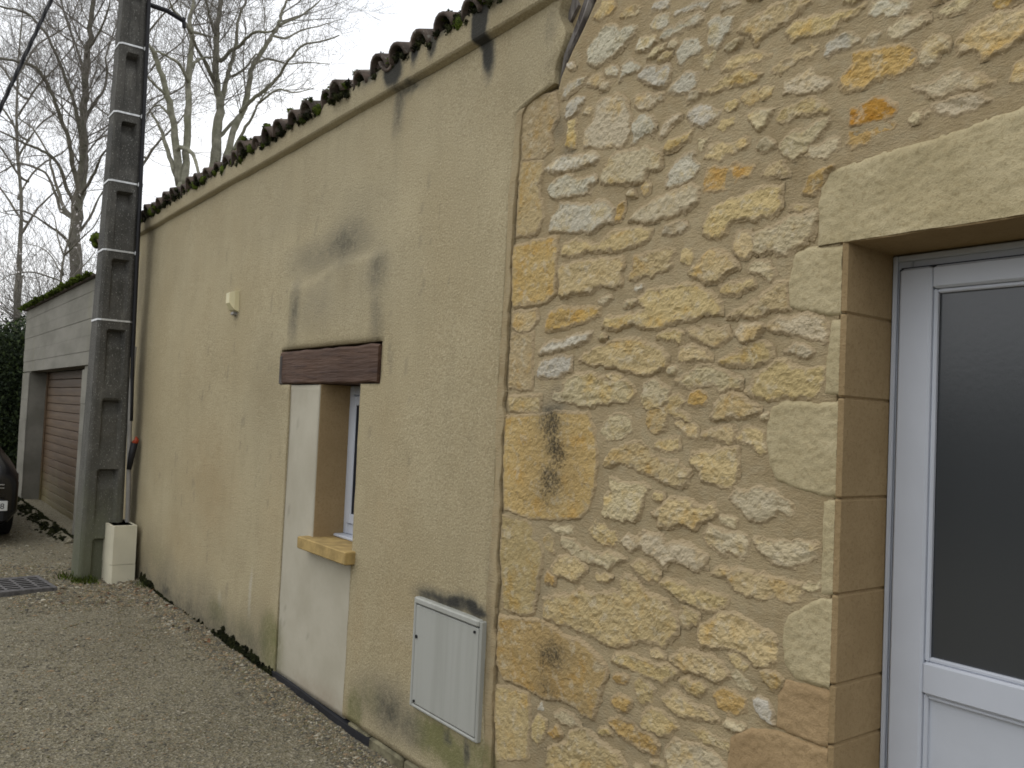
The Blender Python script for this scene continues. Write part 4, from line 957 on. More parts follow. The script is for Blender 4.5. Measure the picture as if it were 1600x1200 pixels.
# weathered rafter end showing in the gap above the crack
tl, tr = [(868.5, 136), (871.5, 118), (877.5, 88), (889, 52), (898, 30), (911, 0), (926, -34)], [(871.5, 130), (874.5, 118), (889, 80), (904, 48), (915, 25), (926, 0), (943, -40)]
b = MB(); rr = []
for i, (p, q) in enumerate(zip(tl, tr)):
    a, c_ = W(*p), W(*q); y = DW + .012 - .016 * i / 6 + .004 * math.sin(i * 2.3); mx_ = (a[0] * .5 + c_[0] * .5, a[1] * .5 + c_[1] * .5)
    rr.append([(a[0], y + .05, a[1]), (a[0], y + .012, a[1]), (a[0] * .75 + c_[0] * .25, y, a[1] * .75 + c_[1] * .25), (mx_[0], y + .005, mx_[1]), (a[0] * .2 + c_[0] * .8, y - .002, a[1] * .2 + c_[1] * .8), (c_[0], y + .01, c_[1]), (c_[0], y + .05, c_[1])])
b.quadstrip(rr); b.build('rafter_end', M_OLDWOOD, stone_house)
b = MB(); a = [W(884, 22, DW + .04), W(899, -6, DW + .04), W(905, 8, DW + .04), W(888, 42, DW + .04)]; b.quadstrip([[(x, DW + .035, z) for x, z in a], [(x, DW + .06, z) for x, z in a]]); b.build('broken_tile', M_OLDWOOD, stone_house)

# ------------------------------------------------------------------ door
YD = DW + .232
x0, x1 = DX0 + .002, DX1 - .002
fr = MB(); fr.box(x0, x0 + .052, YD, YD + .07, 0, DZ1 - .002, .004).box(x1 - .052, x1, YD, YD + .07, 0, DZ1 - .002, .004).box(x0 + .052, x1 - .052, YD + .001, YD + .07, DZ1 - .058, DZ1 - .002, .004)
fr.box(x0 - .0, x0 + .014, YD - .010, YD, 0, DZ1 - .004, .003).box(x0 + .014, x1, YD - .009, YD, DZ1 - .022, DZ1 - .004, .003)
door = fr.build('door', M_PVC, stone_house); bpy.context.view_layer.update()
l0, l1, lt = x0 + .027, x1 - .027, DZ1 - .044
gx0, gx1, gt_, gb = l0 + .090, l1 - .090, 1.995, 1.012
s = MB(); s.box(l0, gx0, YD - .022, YD + .05, .02, lt, .006).box(gx1, l1, YD - .022, YD + .05, .02, lt, .006); sub(s, 'stile', M_PVC, door)
s = MB(); s.box(gx0, gx1, YD - .021, YD + .05, gt_, lt, .006); sub(s, 'top_rail', M_PVC, door)
s = MB(); s.box(gx0, gx1, YD - .021, YD + .05, .928, gb, .006); sub(s, 'middle_rail', M_PVC, door)
s = MB(); s.box(gx0, gx1, YD - .021, YD + .05, .02, .14, .006); sub(s, 'bottom_rail', M_PVC, door)
s = MB(); s.box(gx0 - .01, gx1 + .01, YD + .004, YD + .02, gb - .01, gt_ + .01); sub(s, 'glass_pane', M_GLASS, door)
s = MB()
for z0, z1 in ((gb, gt_), (.14, .928)):
    s.box(gx0, gx0 + .012, YD - .010, YD + .005, z0, z1, .003).box(gx1 - .012, gx1, YD - .010, YD + .005, z0, z1, .003).box(gx0 + .012, gx1 - .012, YD - .0095, YD + .005, z0, z0 + .012, .003).box(gx0 + .012, gx1 - .012, YD - .0095, YD + .005, z1 - .012, z1, .003)
sub(s, 'glazing_bead', M_PVC, door)
s = MB(); s.box(l0 - .004, l0 + .0, YD - .012, YD + .02, .02, lt).box(l0, l1, YD - .012, YD + .02, lt, lt + .004); sub(s, 'gasket', M_GASKET, door)
s = MB(); s.box(gx0 - .01, gx1 + .01, YD + .002, YD + .02, .13, .938); sub(s, 'lower_panel', M_PANEL, door)
s = MB(); s.box(gx1 + .025, gx1 + .06, YD - .032, YD - .022, .93, 1.13, .004); s.tube([(gx1 + .042, YD - .03, 1.05), (gx1 + .042, YD - .07, 1.05), (gx1 - .07, YD - .072, 1.05)], .010); sub(s, 'handle', M_STRAP, door)
st_ = MB(); st_.box(DX0 - .0, DX1, DW - .02, YD + .1, -.05, .02, .006); st_.build('door_sill', M_OCHRE, stone_house)

# ------------------------------------------------------------------ gas meter cabinet on the wall
mx0, mz0 = W(649, 1107); mx1, mz1 = W(760, 966); mz0 = .305; mz1 = .785; mx0, mx1 = -3.365, -2.835
cab = thing('meter_cabinet', 'streaked white meter cabinet set low in the beige wall beside the crack', 'meter cabinet', (mx0, DW, mz0))
yc = Y_R - .020
b = MB(); b.box(mx0, mx0 + .016, yc, DW + .1, mz0, mz1, .004).box(mx1 - .016, mx1, yc, DW + .1, mz0, mz1, .005).box(mx0 + .016, mx1 - .016, yc + .001, DW + .1, mz0, mz0 + .014, .004).box(mx0 + .016, mx1 - .016, yc - .006, DW + .1, mz1 - .026, mz1 + .002, .006)
b.build('cabinet_frame', M_CABINET, cab)
b = MB(); b.box(mx0 + .019, mx1 - .020, yc + .002, yc + .02, mz0 + .018, mz1 - .032, .003); dr = b.build('cabinet_door', M_CABINET, cab)
b = MB(); b.box(mx0 + .014, mx1 - .02, yc + .012, yc + .03, mz0 + .012, mz1 - .024); b.build('gasket', M_GASKET, cab)
bpy.context.view_layer.update()
b = MB(); b.tube([(mx0 + .034, yc - .003, mz0 + .31), (mx0 + .034, yc + .01, mz0 + .31)], .008, 10); sub(b, 'lock', M_BLACK, dr)
for z, x in ((mz1 - .05, mx1 - .045), (mz0 + .03, mx0 + .04)):
    b = MB(); b.tube([(x, yc - .004, z), (x, yc + .01, z)], .006, 8); sub(b, 'hinge_pin', M_BLACK, dr)
# small cream box on the wall
vx, vz = W(372, 472); vent = thing('cable_outlet_box', 'small cream plastic outlet box high on the beige wall', 'wall box', (vx, Y_R, vz))
b = MB(); b.quadstrip([[(vx - .06, Y_R + .004, vz - .075), (vx + .06, Y_R + .004, vz - .075), (vx + .06, Y_R + .004, vz + .075), (vx - .06, Y_R + .004, vz + .075)],
                       [(vx - .055, Y_R - .03, vz - .06), (vx + .055, Y_R - .03, vz - .06), (vx + .055, Y_R - .03, vz + .07), (vx - .055, Y_R - .03, vz + .07)],
                       [(vx - .035, Y_R - .062, vz - .015), (vx + .035, Y_R - .062, vz - .015), (vx + .035, Y_R - .062, vz + .055), (vx - .035, Y_R - .062, vz + .055)]]); b.build('cover', M_CREAMPL, vent)
b = MB(); b.box(vx - .025, vx + .025, Y_R - .028, Y_R + .004, vz - .095, vz - .072, .004); b.build('cable_gland', M_GREYPIPE, vent)

# ------------------------------------------------------------------ concrete utility pole
PX = -8.40
pole = thing('utility_pole', 'tall lichened concrete pole with ladder pockets and bright straps beside the rendered wall', 'utility pole', (PX, 1.75, 0))
TOP = 8.6
def pw(z): t = z / 5.24; return 1.573 + .072 * t, 1.928 - .078 * t
BARS = [.375 + .632 * k for k in range(14)]
nz = 420; zs = np.linspace(-.05, TOP, nz); ny = 23; u = np.linspace(0, 1, ny)
U, Z = np.meshgrid(u, zs, indexing='ij'); uf, zf = U.ravel(), Z.ravel()
ya, yb = pw(zf); y = ya + uf * (yb - ya)
ch = .022
cx_ = np.minimum(uf, 1 - uf) * (yb - ya); x = PX - np.where(cx_ < ch, (ch - cx_), 0)
pin = sstep(.26, .34, uf) * (1 - sstep(.74, .80, uf))
k = np.floor((zf - BARS[0]) / .632); fr_ = (zf - BARS[0]) / .632 - k
dep = (.065 * sstep(.66, .90, fr_) + .02 * sstep(.05, .4, fr_)) * (1 - sstep(.93, .945, fr_)); dep = np.where(zf < BARS[0] - .03, .055, dep)
x = x - dep * pin - .006 * fbm(y * 14, zf * 9, 5)
depth = .33 - .022 * zf
V = np.stack([x, y, zf], 1)
F1 = grid_faces(ny, nz)
# sides and back
sv = []; nb = len(V); ns_ = 7; U2, Z2 = np.meshgrid(np.linspace(0, 1, ns_), zs, indexing='ij'); t2, z2 = U2.ravel(), Z2.ravel(); a2, b2 = pw(z2); d2 = .33 - .022 * z2
L_ = np.stack([PX - ch - t2 * (d2 - ch) - .0, a2 - .002 * fbm(t2 * 4, z2 * 9, 6), z2], 1); R_ = np.stack([PX - ch - t2 * (d2 - ch), b2, z2], 1)
B_ = np.stack([PX - d2, a2 + t2 * (b2 - a2), z2], 1)
fs = [F1, grid_faces(ns_, nz)[:, ::-1] + nb, grid_faces(ns_, nz) + nb + len(L_), grid_faces(ns_, nz)[:, ::-1] + nb + 2 * len(L_)]
fs[0] = fs[0]
a_, b_ = pw(TOP); tv = np.array([(PX, a_, TOP), (PX, b_, TOP), (PX - .15, b_, TOP), (PX - .15, a_, TOP)]); nv = nb + 3 * len(L_)
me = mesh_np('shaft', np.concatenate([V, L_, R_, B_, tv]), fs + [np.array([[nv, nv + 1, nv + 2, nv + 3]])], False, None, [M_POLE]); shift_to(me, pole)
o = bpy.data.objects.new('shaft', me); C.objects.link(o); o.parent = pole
for k_ in range(3, 13):
    z = BARS[k_] + .05; a_, b_ = pw(z); d_ = .33 - .022 * z; e = .005; b = MB()
    tilt = .0
    ring = lambda zz_, ex: [(PX - ch, a_ - ex, zz_), (PX + ex, a_ + ch, zz_), (PX + ex, b_ - ch, zz_), (PX - ch, b_ + ex, zz_), (PX - d_, b_ + ex, zz_), (PX - d_ - ex, (a_ + b_) / 2, zz_), (PX - d_, a_ - ex, zz_)]
    b.quadstrip([ring(z - .008, e), ring(z + .008, e)]); b.build('strap', M_STRAP, pole)
    if k_ > 3: b = MB(); b.box(PX - .01, PX + .012, b_ - .01, b_ + .035, z - .02, z + .02, .004); b.build('cable_clip', M_STRAP, pole)
b = MB(); pts = [(PX + .018 - .01, pw(z)[1] + .012 + (0 if z > 2 else .02 * (2 - z)), z) for z in np.linspace(8.3, 1.42, 40)]
b.tube(pts, .018, 8); b.build('service_cable', M_BLACK, pole, True)
b = MB(); pts = [(PX - .045, pw(z)[1] + .012, z) for z in np.linspace(8.3, 2.0, 30)]; b.tube(pts, .013, 7); b.build('service_cable', M_BLACK, pole, True)
gp = [(PX + .0, pw(z)[1] + .024 + .01 * math.sin(z * 3), z) for z in np.linspace(2.1, .3, 18)]
b = MB(); b.tube(gp, .021, 10); b.build('conduit', M_GREYPIPE, pole, True)
b = MB(); b.tube([(PX + .02, pw(1.5)[1] + .03, .98), (PX + .025, pw(1.5)[1] + .045, 1.12), (PX + .03, pw(1.5)[1] + .06, 1.22)], [.022, .03, .032], 9); b.build('cable_boot', M_BLACK, pole, True)
b = MB(); b.tube([(PX + .03, pw(1.5)[1] + .06, 1.215), (PX + .034, pw(1.5)[1] + .078, 1.25), (PX + .03, pw(1.5)[1] + .07, 1.28)], [.030, .022, .008], 9); b.build('boot_cap', M_RED, pole, True)
b = MB(); b.tube([(PX - .02, 1.86, 5.28), (PX + .03, 2.02, 5.25), (PX + .03, 2.18, 5.20)], .022, 7).tube([(PX + .03, 2.17, 5.23), (PX + .03, 2.18, 5.14)], .02, 6); b.build('cable_bracket', M_BLACK, pole)

# cream cable cover at its foot
cx, cy = -8.15, 1.88
cov = MB(); zt = .50
r0 = [(-8.17, 1.775), (-8.15, 1.795), (-8.15, 1.985), (-8.62, 1.985), (-8.62, 1.96), (-8.19, 1.96), (-8.19, 1.80), (-8.5, 1.80), (-8.5, 1.775)]
def ringz(z, s): return [(x - .02 * z + (0), y + .02 * z * 0 + s * 0, z + (.0)) for x, y in r0]
cov = MB(); cov.quadstrip([ringz(-.02, 0), ringz(.16, 0)], True, True); cov.quadstrip([[(x + (.003 if x > -8.3 else 0), y - .002, z) for x, y, z in ringz(.163, 0)], [(x + (.003 if x > -8.3 else 0), y - .002, z) for x, y, z in ringz(zt, 0)]])
cov.box(-8.45, -8.185, 1.798, 1.962, zt - .05, zt - .012)
o = cov.build('cable_cover', M_BEIGE); tag(o, 'cream cable guard standing at the foot of the concrete pole', 'cable guard')

# ------------------------------------------------------------------ garage
YG = 1.975
gar = thing('concrete_garage', 'grey board marked concrete garage with brown slatted door and mossy roof edge', 'garage', (-13, YG, 0))
GX0, GX1, OX0, OX1, OZ, GT = -15.9, -10.56, -15.2, -11.02, 1.99, 2.975
b = MB(); b.box(GX0, OX0, YG + .02, YG + 6, -.2, GT - .02).box(OX1, GX1, YG + .02, YG + 6, -.2, GT - .02).box(OX0, OX1, YG + .02, YG + .3, OZ + .002, GT - .02).box(OX0, OX1, YG + 5.8, YG + 6, -.2, GT - .02).box(OX0, OX1, YG + .3, YG + 5.8, GT - .2, GT - .02)
b.build('wall_core', M_CONC, gar)
hs = [OZ, 2.15, 2.33, 2.52, 2.66, 2.83, GT]
for i in range(6):
    b = MB(); j = (.0, .004, .001, .005, .002, .004)[i]; b.box(GX0 - .004 * (i % 2), GX1, YG - j, YG + .019, hs[i] + .0005, hs[i + 1] - .001, .002); b.build('board_band', M_CONC, gar)
for xa, xb in ((GX0, OX0), (OX1, GX1)):
    zc = -.2
    while zc < OZ - .05:
        zn = min(OZ, zc + random.uniform(.3, .42)); b = MB(); b.box(xa, xb, YG - random.uniform(.001, .006), YG + .019, zc, zn - .002, .003); b.build('board_band', M_CONC, gar); zc = zn
YDG = YG + .26; nsl = 17; hh = (OZ + .02) / nsl
proto = None
for i in range(nsl):
    b = MB(); z = -.02 + i * hh; o = None
    if proto is None:
        b.quadstrip([[(OX0 + .1, YDG + .03, 0), (OX0 + .1, YDG, .006), (OX0 + .1, YDG - .002, hh * .5), (OX0 + .1, YDG, hh - .009), (OX0 + .1, YDG + .006, hh - .004), (OX0 + .1, YDG + .03, hh)],
                     [(OX1, YDG + .03, 0), (OX1, YDG, .006), (OX1, YDG - .002, hh * .5), (OX1, YDG, hh - .009), (OX1, YDG + .006, hh - .004), (OX1, YDG + .03, hh)]])
        proto = b.build('door_slat', M_GDOOR, gar); o = proto
    else: o = proto.copy(); C.objects.link(o); o.parent = gar
    o.location = (0, 0, z + 0)
b = MB(); b.box(OX0, OX0 + .1, YDG - .02, YDG + .05, -.1, OZ, .004); b.build('door_frame', M_GDOOR, gar)
b = MB(); b.box(GX0 - .08, GX1, YG - .05, YG + 6.1, GT, GT + .035, .01); b.build('roof_edge', M_TILE, gar)
cs = [(RNG.uniform(GX0 - .08, GX1 - .05), YG - .06 + RNG.normal() * .03, GT + .032 + RNG.normal() * .008, RNG.uniform(.01, .03)) for _ in range(420)]
moss_mesh('roof_moss', cs, [M_MOSS], gar, .7)
b = MB(); rr = []
for i, x in enumerate(np.linspace(-15.8, -10.6, 30)):
    w_ = .22 + .06 * math.sin(i * 1.7); rr.append([(x, YG + .02, .0), (x, YG - w_ * .4, .05 + .02 * math.sin(i)), (x, YG - w_, -.01), (x, YG + .02, -.05)])
b.quadstrip(rr); b.build('threshold_ramp', M_GROUND, gar)
cs = [(RNG.uniform(-15.7, -10.7), YG - .02 - abs(RNG.normal()) * .09, .03 + RNG.normal() * .01, RNG.uniform(.006, .02)) for _ in range(900)]
moss_mesh('foot_moss', cs, [M_MOSSD], gar, .5)

# ------------------------------------------------------------------ parked car, its near front corner in view
car = thing('parked_car', 'black car parked nose towards us in front of the garage, only its corner showing', 'car', (-12.7, .50, 0))
CX, CYc, HW = -10.80, .545, .865
def section(x, hw, z0, zs_, zt_, tum):   # half outline of one cross section, mirrored
    h = [(hw * .90, z0), (hw, z0 + .12), (hw * 1.0, zs_ - .12), (hw * .985, zs_ - .03), (hw * .93, zs_ + .02), (hw * (.80 - tum), (zs_ + zt_) / 2 + .03), (hw * (.68 - tum), zt_ - .02), (hw * .4, zt_ + .01), (0, zt_ + .02)]
    return [(x, CYc + a, c_) for a, c_ in h] + [(x, CYc - a, c_) for a, c_ in h[::-1][1:]]
rings = [section(CX - .02, HW * .86, .24, .60, .66, 0), section(CX - .07, HW * .95, .22, .68, .76, 0), section(CX - .22, HW * .99, .2, .76, .86, 0), section(CX - .6, HW, .2, .82, .93, 0), section(CX - 1.05, HW, .2, .88, 1.0, 0),
         section(CX - 1.6, HW, .2, .92, 1.38, .03), section(CX - 2.1, HW, .2, .92, 1.45, .05), section(CX - 3.0, HW, .2, .93, 1.44, .05), section(CX - 3.6, HW * .98, .22, .93, 1.30, .05), section(CX - 3.85, HW * .93, .26, .88, 1.0, .02), section(CX - 3.92, HW * .85, .3, .8, .86, 0)]
b = MB(); b.quadstrip(rings); body = b.build('body', M_CAR, car, True)
b = MB(); b.box(CX - .1, CX + .035, CYc - HW * .86, CYc + HW * .86, .20, .50, .05); b.build('bumper', M_CARPL, car)
for z in (.635, .60):
    b = MB(); b.box(CX - .03, CX + .008, CYc - .5, CYc + HW * .80, z - .005, z + .005); b.build('chrome_strip', M_CHROME, car)
b = MB(); b.box(CX + .03, CX + .044, CYc + HW * .845 - .52, CYc + HW * .845, .355, .465, .006); plate = b.build('number_plate', M_PLATE, car)
bpy.context.view_layer.update()
def text(body_, size, loc, rot, mat, parent, name='plate_lettering'):
    c_ = bpy.data.curves.new(name, 'FONT'); c_.body = body_; c_.size = size; c_.extrude = .0015; c_.align_x = 'RIGHT'
    o = bpy.data.objects.new(name, c_); C.objects.link(o); o.location = loc; o.rotation_euler = rot
    bpy.context.view_layer.update(); me = bpy.data.meshes.new_from_object(o.evaluated_get(bpy.context.evaluated_depsgraph_get())); me.transform(o.matrix_world); bpy.data.objects.remove(o)
    me.materials.clear(); me.materials.append(mat); me.transform(Matrix.Translation(-Vector(parent.matrix_world.translation))); q = bpy.data.objects.new(name, me); C.objects.link(q); q.parent = parent
text('88', .085, (CX + .0455, CYc + HW * .845 - .03, .378), (math.pi / 2, 0, math.pi / 2), M_INK, plate)
for sgn in (-1, 1):
    b = MB(); b.quadstrip([[(CX - .16, CYc + sgn * HW * .60, .62), (CX - .16, CYc + sgn * HW * .60, .72), (CX - .34, CYc + sgn * HW * 1.0, .74), (CX - .34, CYc + sgn * HW * 1.0, .63)],
                           [(CX - .035, CYc + sgn * HW * .56, .64), (CX - .07, CYc + sgn * HW * .56, .71), (CX - .22, CYc + sgn * HW * .97, .735), (CX - .20, CYc + sgn * HW * .985, .65)]]); b.build('headlamp', M_LAMP, car)
    for xw in (CX - .78, CX - 3.2):
        b = MB(); yw = CYc + sgn * (HW - .10); b.tube([(xw, yw - .1, .30), (xw, yw - .085, .30), (xw, yw + .085, .30), (xw, yw + .1, .30)], [.26, .30, .30, .26], 20); wh = b.build('wheel', M_TYRE, car)
        bpy.context.view_layer.update(); s = MB(); s.tube([(xw, yw - .102, .30), (xw, yw + .102, .30)], .19, 16); sub(s, 'rim', M_CHROME, wh)
b = MB(); b.quadstrip([[(CX - 1.06, CYc - .70, 1.0), (CX - 1.06, CYc + .70, 1.0), (CX - 1.06, CYc + .70, .98), (CX - 1.06, CYc - .70, .98)], [(CX - 1.56, CYc - .55, 1.385), (CX - 1.56, CYc + .55, 1.385), (CX - 1.56, CYc + .55, 1.36), (CX - 1.56, CYc - .55, 1.36)]]); b.build('windscreen', M_GLASS2, car)

# ------------------------------------------------------------------ drain grate
gcx, gcy = -8.33, 1.09
grate = thing('drain_grate', 'rusty cast iron drain grate sunk in the gravel drive', 'drain grate', (gcx, gcy, 0))
ang = .10; ca, sa = math.cos(ang), math.sin(ang); GW, GH = .30, .24
def rot(b):
    b.v = [(gcx + (x - gcx) * ca - (y - gcy) * sa, gcy + (x - gcx) * sa + (y - gcy) * ca, z) for x, y, z in b.v]; return b
zg_ = .026
b = MB(); b.box(gcx - GW, gcx + GW, gcy - GH, gcy - GH + .03, -.04, zg_, .004).box(gcx - GW, gcx + GW, gcy + GH - .03, gcy + GH, -.04, zg_, .004).box(gcx - GW, gcx - GW + .03, gcy - GH + .03, gcy + GH - .03, -.04, zg_, .004).box(gcx + GW - .03, gcx + GW, gcy - GH + .03, gcy + GH - .03, -.04, zg_, .004)
rot(b).build('grate_frame', M_IRON, grate)
for i in range(7):
    x = gcx - GW + .06 + i * (2 * GW - .12) / 6; b = MB(); b.box(x - .016, x + .016, gcy - GH + .03, gcy + GH - .03, zg_ - .006, zg_ - .001, .001); rot(b).build('grate_bar', M_IRON, grate)
for i in range(3):
    y = gcy - GH / 2 + i * GH / 2; b = MB(); b.box(gcx - GW + .03, gcx + GW - .03, y - .010, y + .010, zg_ - .0075, zg_ - .002, .001); rot(b).build('cross_bar', M_IRON, grate)
b = MB(); b.box(gcx - GW + .01, gcx + GW - .01, gcy - GH + .01, gcy + GH - .01, .002, zg_ - .009); rot(b).build('pit_shade_slab', M_PITSHADE, grate)  # shallow black slab standing in for the shade of a deep drain

# ------------------------------------------------------------------ loose chips, leaves
def chips(name, x, y, z, r, tint, label):
    n = len(x); base = np.array([(1, 0, 0), (0, 1, 0), (-1, 0, 0), (0, -1, 0), (0, 0, .8), (0, 0, -.6)], float)
    th = RNG.random(n) * 6.283; sc = r[:, None, None] * (.65 + .6 * RNG.random((n, 6, 1))) * np.stack([1 + .4 * RNG.random(n), .7 + .4 * RNG.random(n), .45 + .35 * RNG.random(n)], 1)[:, None, :]
    v = base[None] * sc; c_, s_ = np.cos(th)[:, None], np.sin(th)[:, None]
    v = np.stack([v[..., 0] * c_ - v[..., 1] * s_ + x[:, None], v[..., 0] * s_ + v[..., 1] * c_ + y[:, None], v[..., 2] + z[:, None]], -1).reshape(-1, 3)
    f = np.array([(0, 1, 4), (1, 2, 4), (2, 3, 4), (3, 0, 4), (1, 0, 5), (2, 1, 5), (3, 2, 5), (0, 3, 5)])
    F_ = (f[None] + (np.arange(n) * 6)[:, None, None]).reshape(-1, 3)
    col = np.concatenate([np.repeat(tint, 6, 0), np.ones((n * 6, 1))], 1)
    me = mesh_np(name, v, [F_], False, {'tint': col}, [M_CHIP]); o = link(name, me); o['kind'] = 'stuff'; o['label'] = label; return o
PAL = np.array([1.3, 1.28, 1.12]) * np.array([(.125, .108, .082), (.17, .145, .105), (.09, .085, .075), (.22, .205, .175), (.19, .14, .095), (.115, .105, .065), (.065, .06, .055), (.29, .27, .24), (.17, .125, .085)])
N = 150000
u_ = RNG.random(N); dist = 2.2 * (13 / 2.2) ** (u_ ** .9); az = RNG.uniform(math.radians(-3), math.radians(52), N)
x = -dist * np.cos(az); y = dist * np.sin(az) - .25
x = np.concatenate([x, RNG.uniform(-9.5, -3.0, 26000), RNG.uniform(-9.4, -7.2, 9000)]); y = np.concatenate([y, 2.03 - np.abs(RNG.normal(size=26000)) * .13, RNG.uniform(1.0, 1.95, 9000)])
nn = len(x); ok = (y < 2.03) & (y > -3) & ~((np.abs(x - gcx) < GW + .02) & (np.abs(y - gcy) < GH + .02)) & ~((x < -8.4) & (x > -8.75) & (y > 1.56) & (y < 1.93)) & (x > -13)
patchy = .5 + vnoise(x * 1.4, y * 1.8, 31) + .35 * vnoise(x * 5, y * 5, 32); ok &= (RNG.random(nn) < np.clip(patchy + .25 + .5 * (y > 1.8), 0, 1))
x, y = x[ok], y[ok]; nn = len(x); dd = np.hypot(x, y)
r = np.clip(RNG.lognormal(-5.62, .45, nn), .0018, .012) * np.clip(.55 + dd / 8, .75, 1.5) * .98 * np.where((y > 1.8) | ((y > 1.0) & (x < -7.2)), 1.3, 1)
tint = PAL[RNG.choice(len(PAL), nn, p=[.21, .15, .16, .09, .07, .12, .12, .04, .04])] * RNG.uniform(.8, 1.15, (nn, 1))
chips('gravel', x, y, ground_h(x, y) + r * .12, r, tint, 'loose stone chips scattered over the drive')
lv = []
n = 60; lx = np.concatenate([RNG.normal(-8.0, .4, 40), RNG.uniform(-8.6, -5.8, 20)]); ly = np.concatenate([np.minimum(RNG.normal(1.62, .22, 40), 1.98), 2.0 - np.abs(RNG.normal(size=20)) * .08])
T = []
for i in range(n):
    a = RNG.random() * 6.28; s_ = RNG.uniform(.014, .034); d = np.array([math.cos(a), math.sin(a), RNG.normal() * .25]); e = np.array([-math.sin(a), math.cos(a), RNG.normal() * .3]); c_ = np.array([lx[i], ly[i], ground_h(np.array([lx[i]]), np.array([ly[i]]))[0] + .012])
    T.append([c_ - d * s_, c_ + e * s_ * .45, c_ + d * s_, c_ - e * s_ * .4 + [0, 0, .006]])
T = np.array(T).reshape(-1, 3); q = np.arange(len(T)).reshape(-1, 4)
me = mesh_np('fallen_leaves', T, [np.concatenate([q[:, [0, 1, 2]], q[:, [0, 2, 3]]])], False, None, [M_LEAF]); o = link('fallen_leaves', me); o['kind'] = 'stuff'; o['label'] = 'dead brown leaves blown against the pole and the wall foot'
# tufts of weed round the pole foot
T = []
for cx_, cy_, n_, rr_ in ((-8.35, 1.57, 90, .06), (-8.6, 1.52, 60, .08), (-8.3, 1.66, 70, .06), (-7.9, 2.0, 60, .08)):
    for i in range(n_):
        p = np.array([cx_ + RNG.normal() * rr_, min(cy_ + RNG.normal() * rr_ * .5, 2.0), .0]); d = np.array([RNG.normal() * .02, RNG.normal() * .02, RNG.uniform(.025, .07)]); e = np.array([RNG.normal(), RNG.normal(), 0]) * .004
        T.append([p - e, p + e, p + d])
T = np.array(T).reshape(-1, 3); me = mesh_np('weeds', T, [np.arange(len(T)).reshape(-1, 3)], False, None, [M_MOSS]); o = link('weeds', me); o['kind'] = 'stuff'; o['label'] = 'small green weeds sprouting round the pole foot'

# ------------------------------------------------------------------ hedges
def leaf_mass(n, cfun, size, pal):
    P = cfun(n); n = len(P); d = RNG.normal(size=(n, 3)); d /= np.linalg.norm(d, axis=1)[:, None]; e = np.cross(d, RNG.normal(size=(n, 3))); e /= np.linalg.norm(e, axis=1)[:, None]
    s_ = size * RNG.uniform(.6, 1.4, (n, 1)); T = np.stack([P - e * s_ * .35, P + e * s_ * .35, P + d * s_], 1).reshape(-1, 3)
    t = pal[RNG.integers(0, len(pal), n)] * RNG.uniform(.7, 1.25, (n, 1)); col = np.concatenate([np.repeat(t, 3, 0), np.ones((n * 3, 1))], 1)
    return T, np.arange(n * 3).reshape(-1, 3), col
def hedge_pts(x0, x1, y0, y1, h, wob):
    def f(n):
        p = np.stack([RNG.uniform(x0, x1, n), RNG.uniform(y0, y1, n), RNG.random(n) ** .85], 1)
        top = h * (1 + wob * fbm(p[:, 0] * .6, p[:, 1] * .6, 41)); p[:, 2] *= top
        p += .12 * RNG.normal(size=(n, 3)); return p[p[:, 2] > 0]
    return f
hp = np.array([(.018, .028, .012), (.03, .045, .016), (.045, .065, .02), (.02, .03, .016)])
hd = thing('conifer_hedge', 'dark green conifer hedge behind the car at the left', 'hedge', (-19.5, 2.6, 0))
T, f_, col = leaf_mass(130000, hedge_pts(-22, -16.9, 1.2, 4.8, 2.75, .22), .065, hp); me = mesh_np('foliage', T, [f_], False, {'tint': col}, [M_HEDGE]); shift_to(me, hd); o = bpy.data.objects.new('foliage', me); C.objects.link(o); o.parent = hd
b = MB()
for i in range(9): b.tube([(-21.5 + i * .55, 2.8 + .5 * math.sin(i * 2), 0), (-21.4 + i * .55, 2.9, 1.6)], [.06, .03], 6)
b.build('stem', M_BARK, hd)
opp = leaf_mass(70000, hedge_pts(-18, 16, -12.5, -9.5, 2.3, .5), .30, hp); me = mesh_np('far_hedge', opp[0], [opp[1]], False, {'tint': opp[2]}, [M_HEDGE]); o = link('far_hedge', me); o['kind'] = 'stuff'; o['label'] = 'dark hedge across the lane mirrored in the door glass'

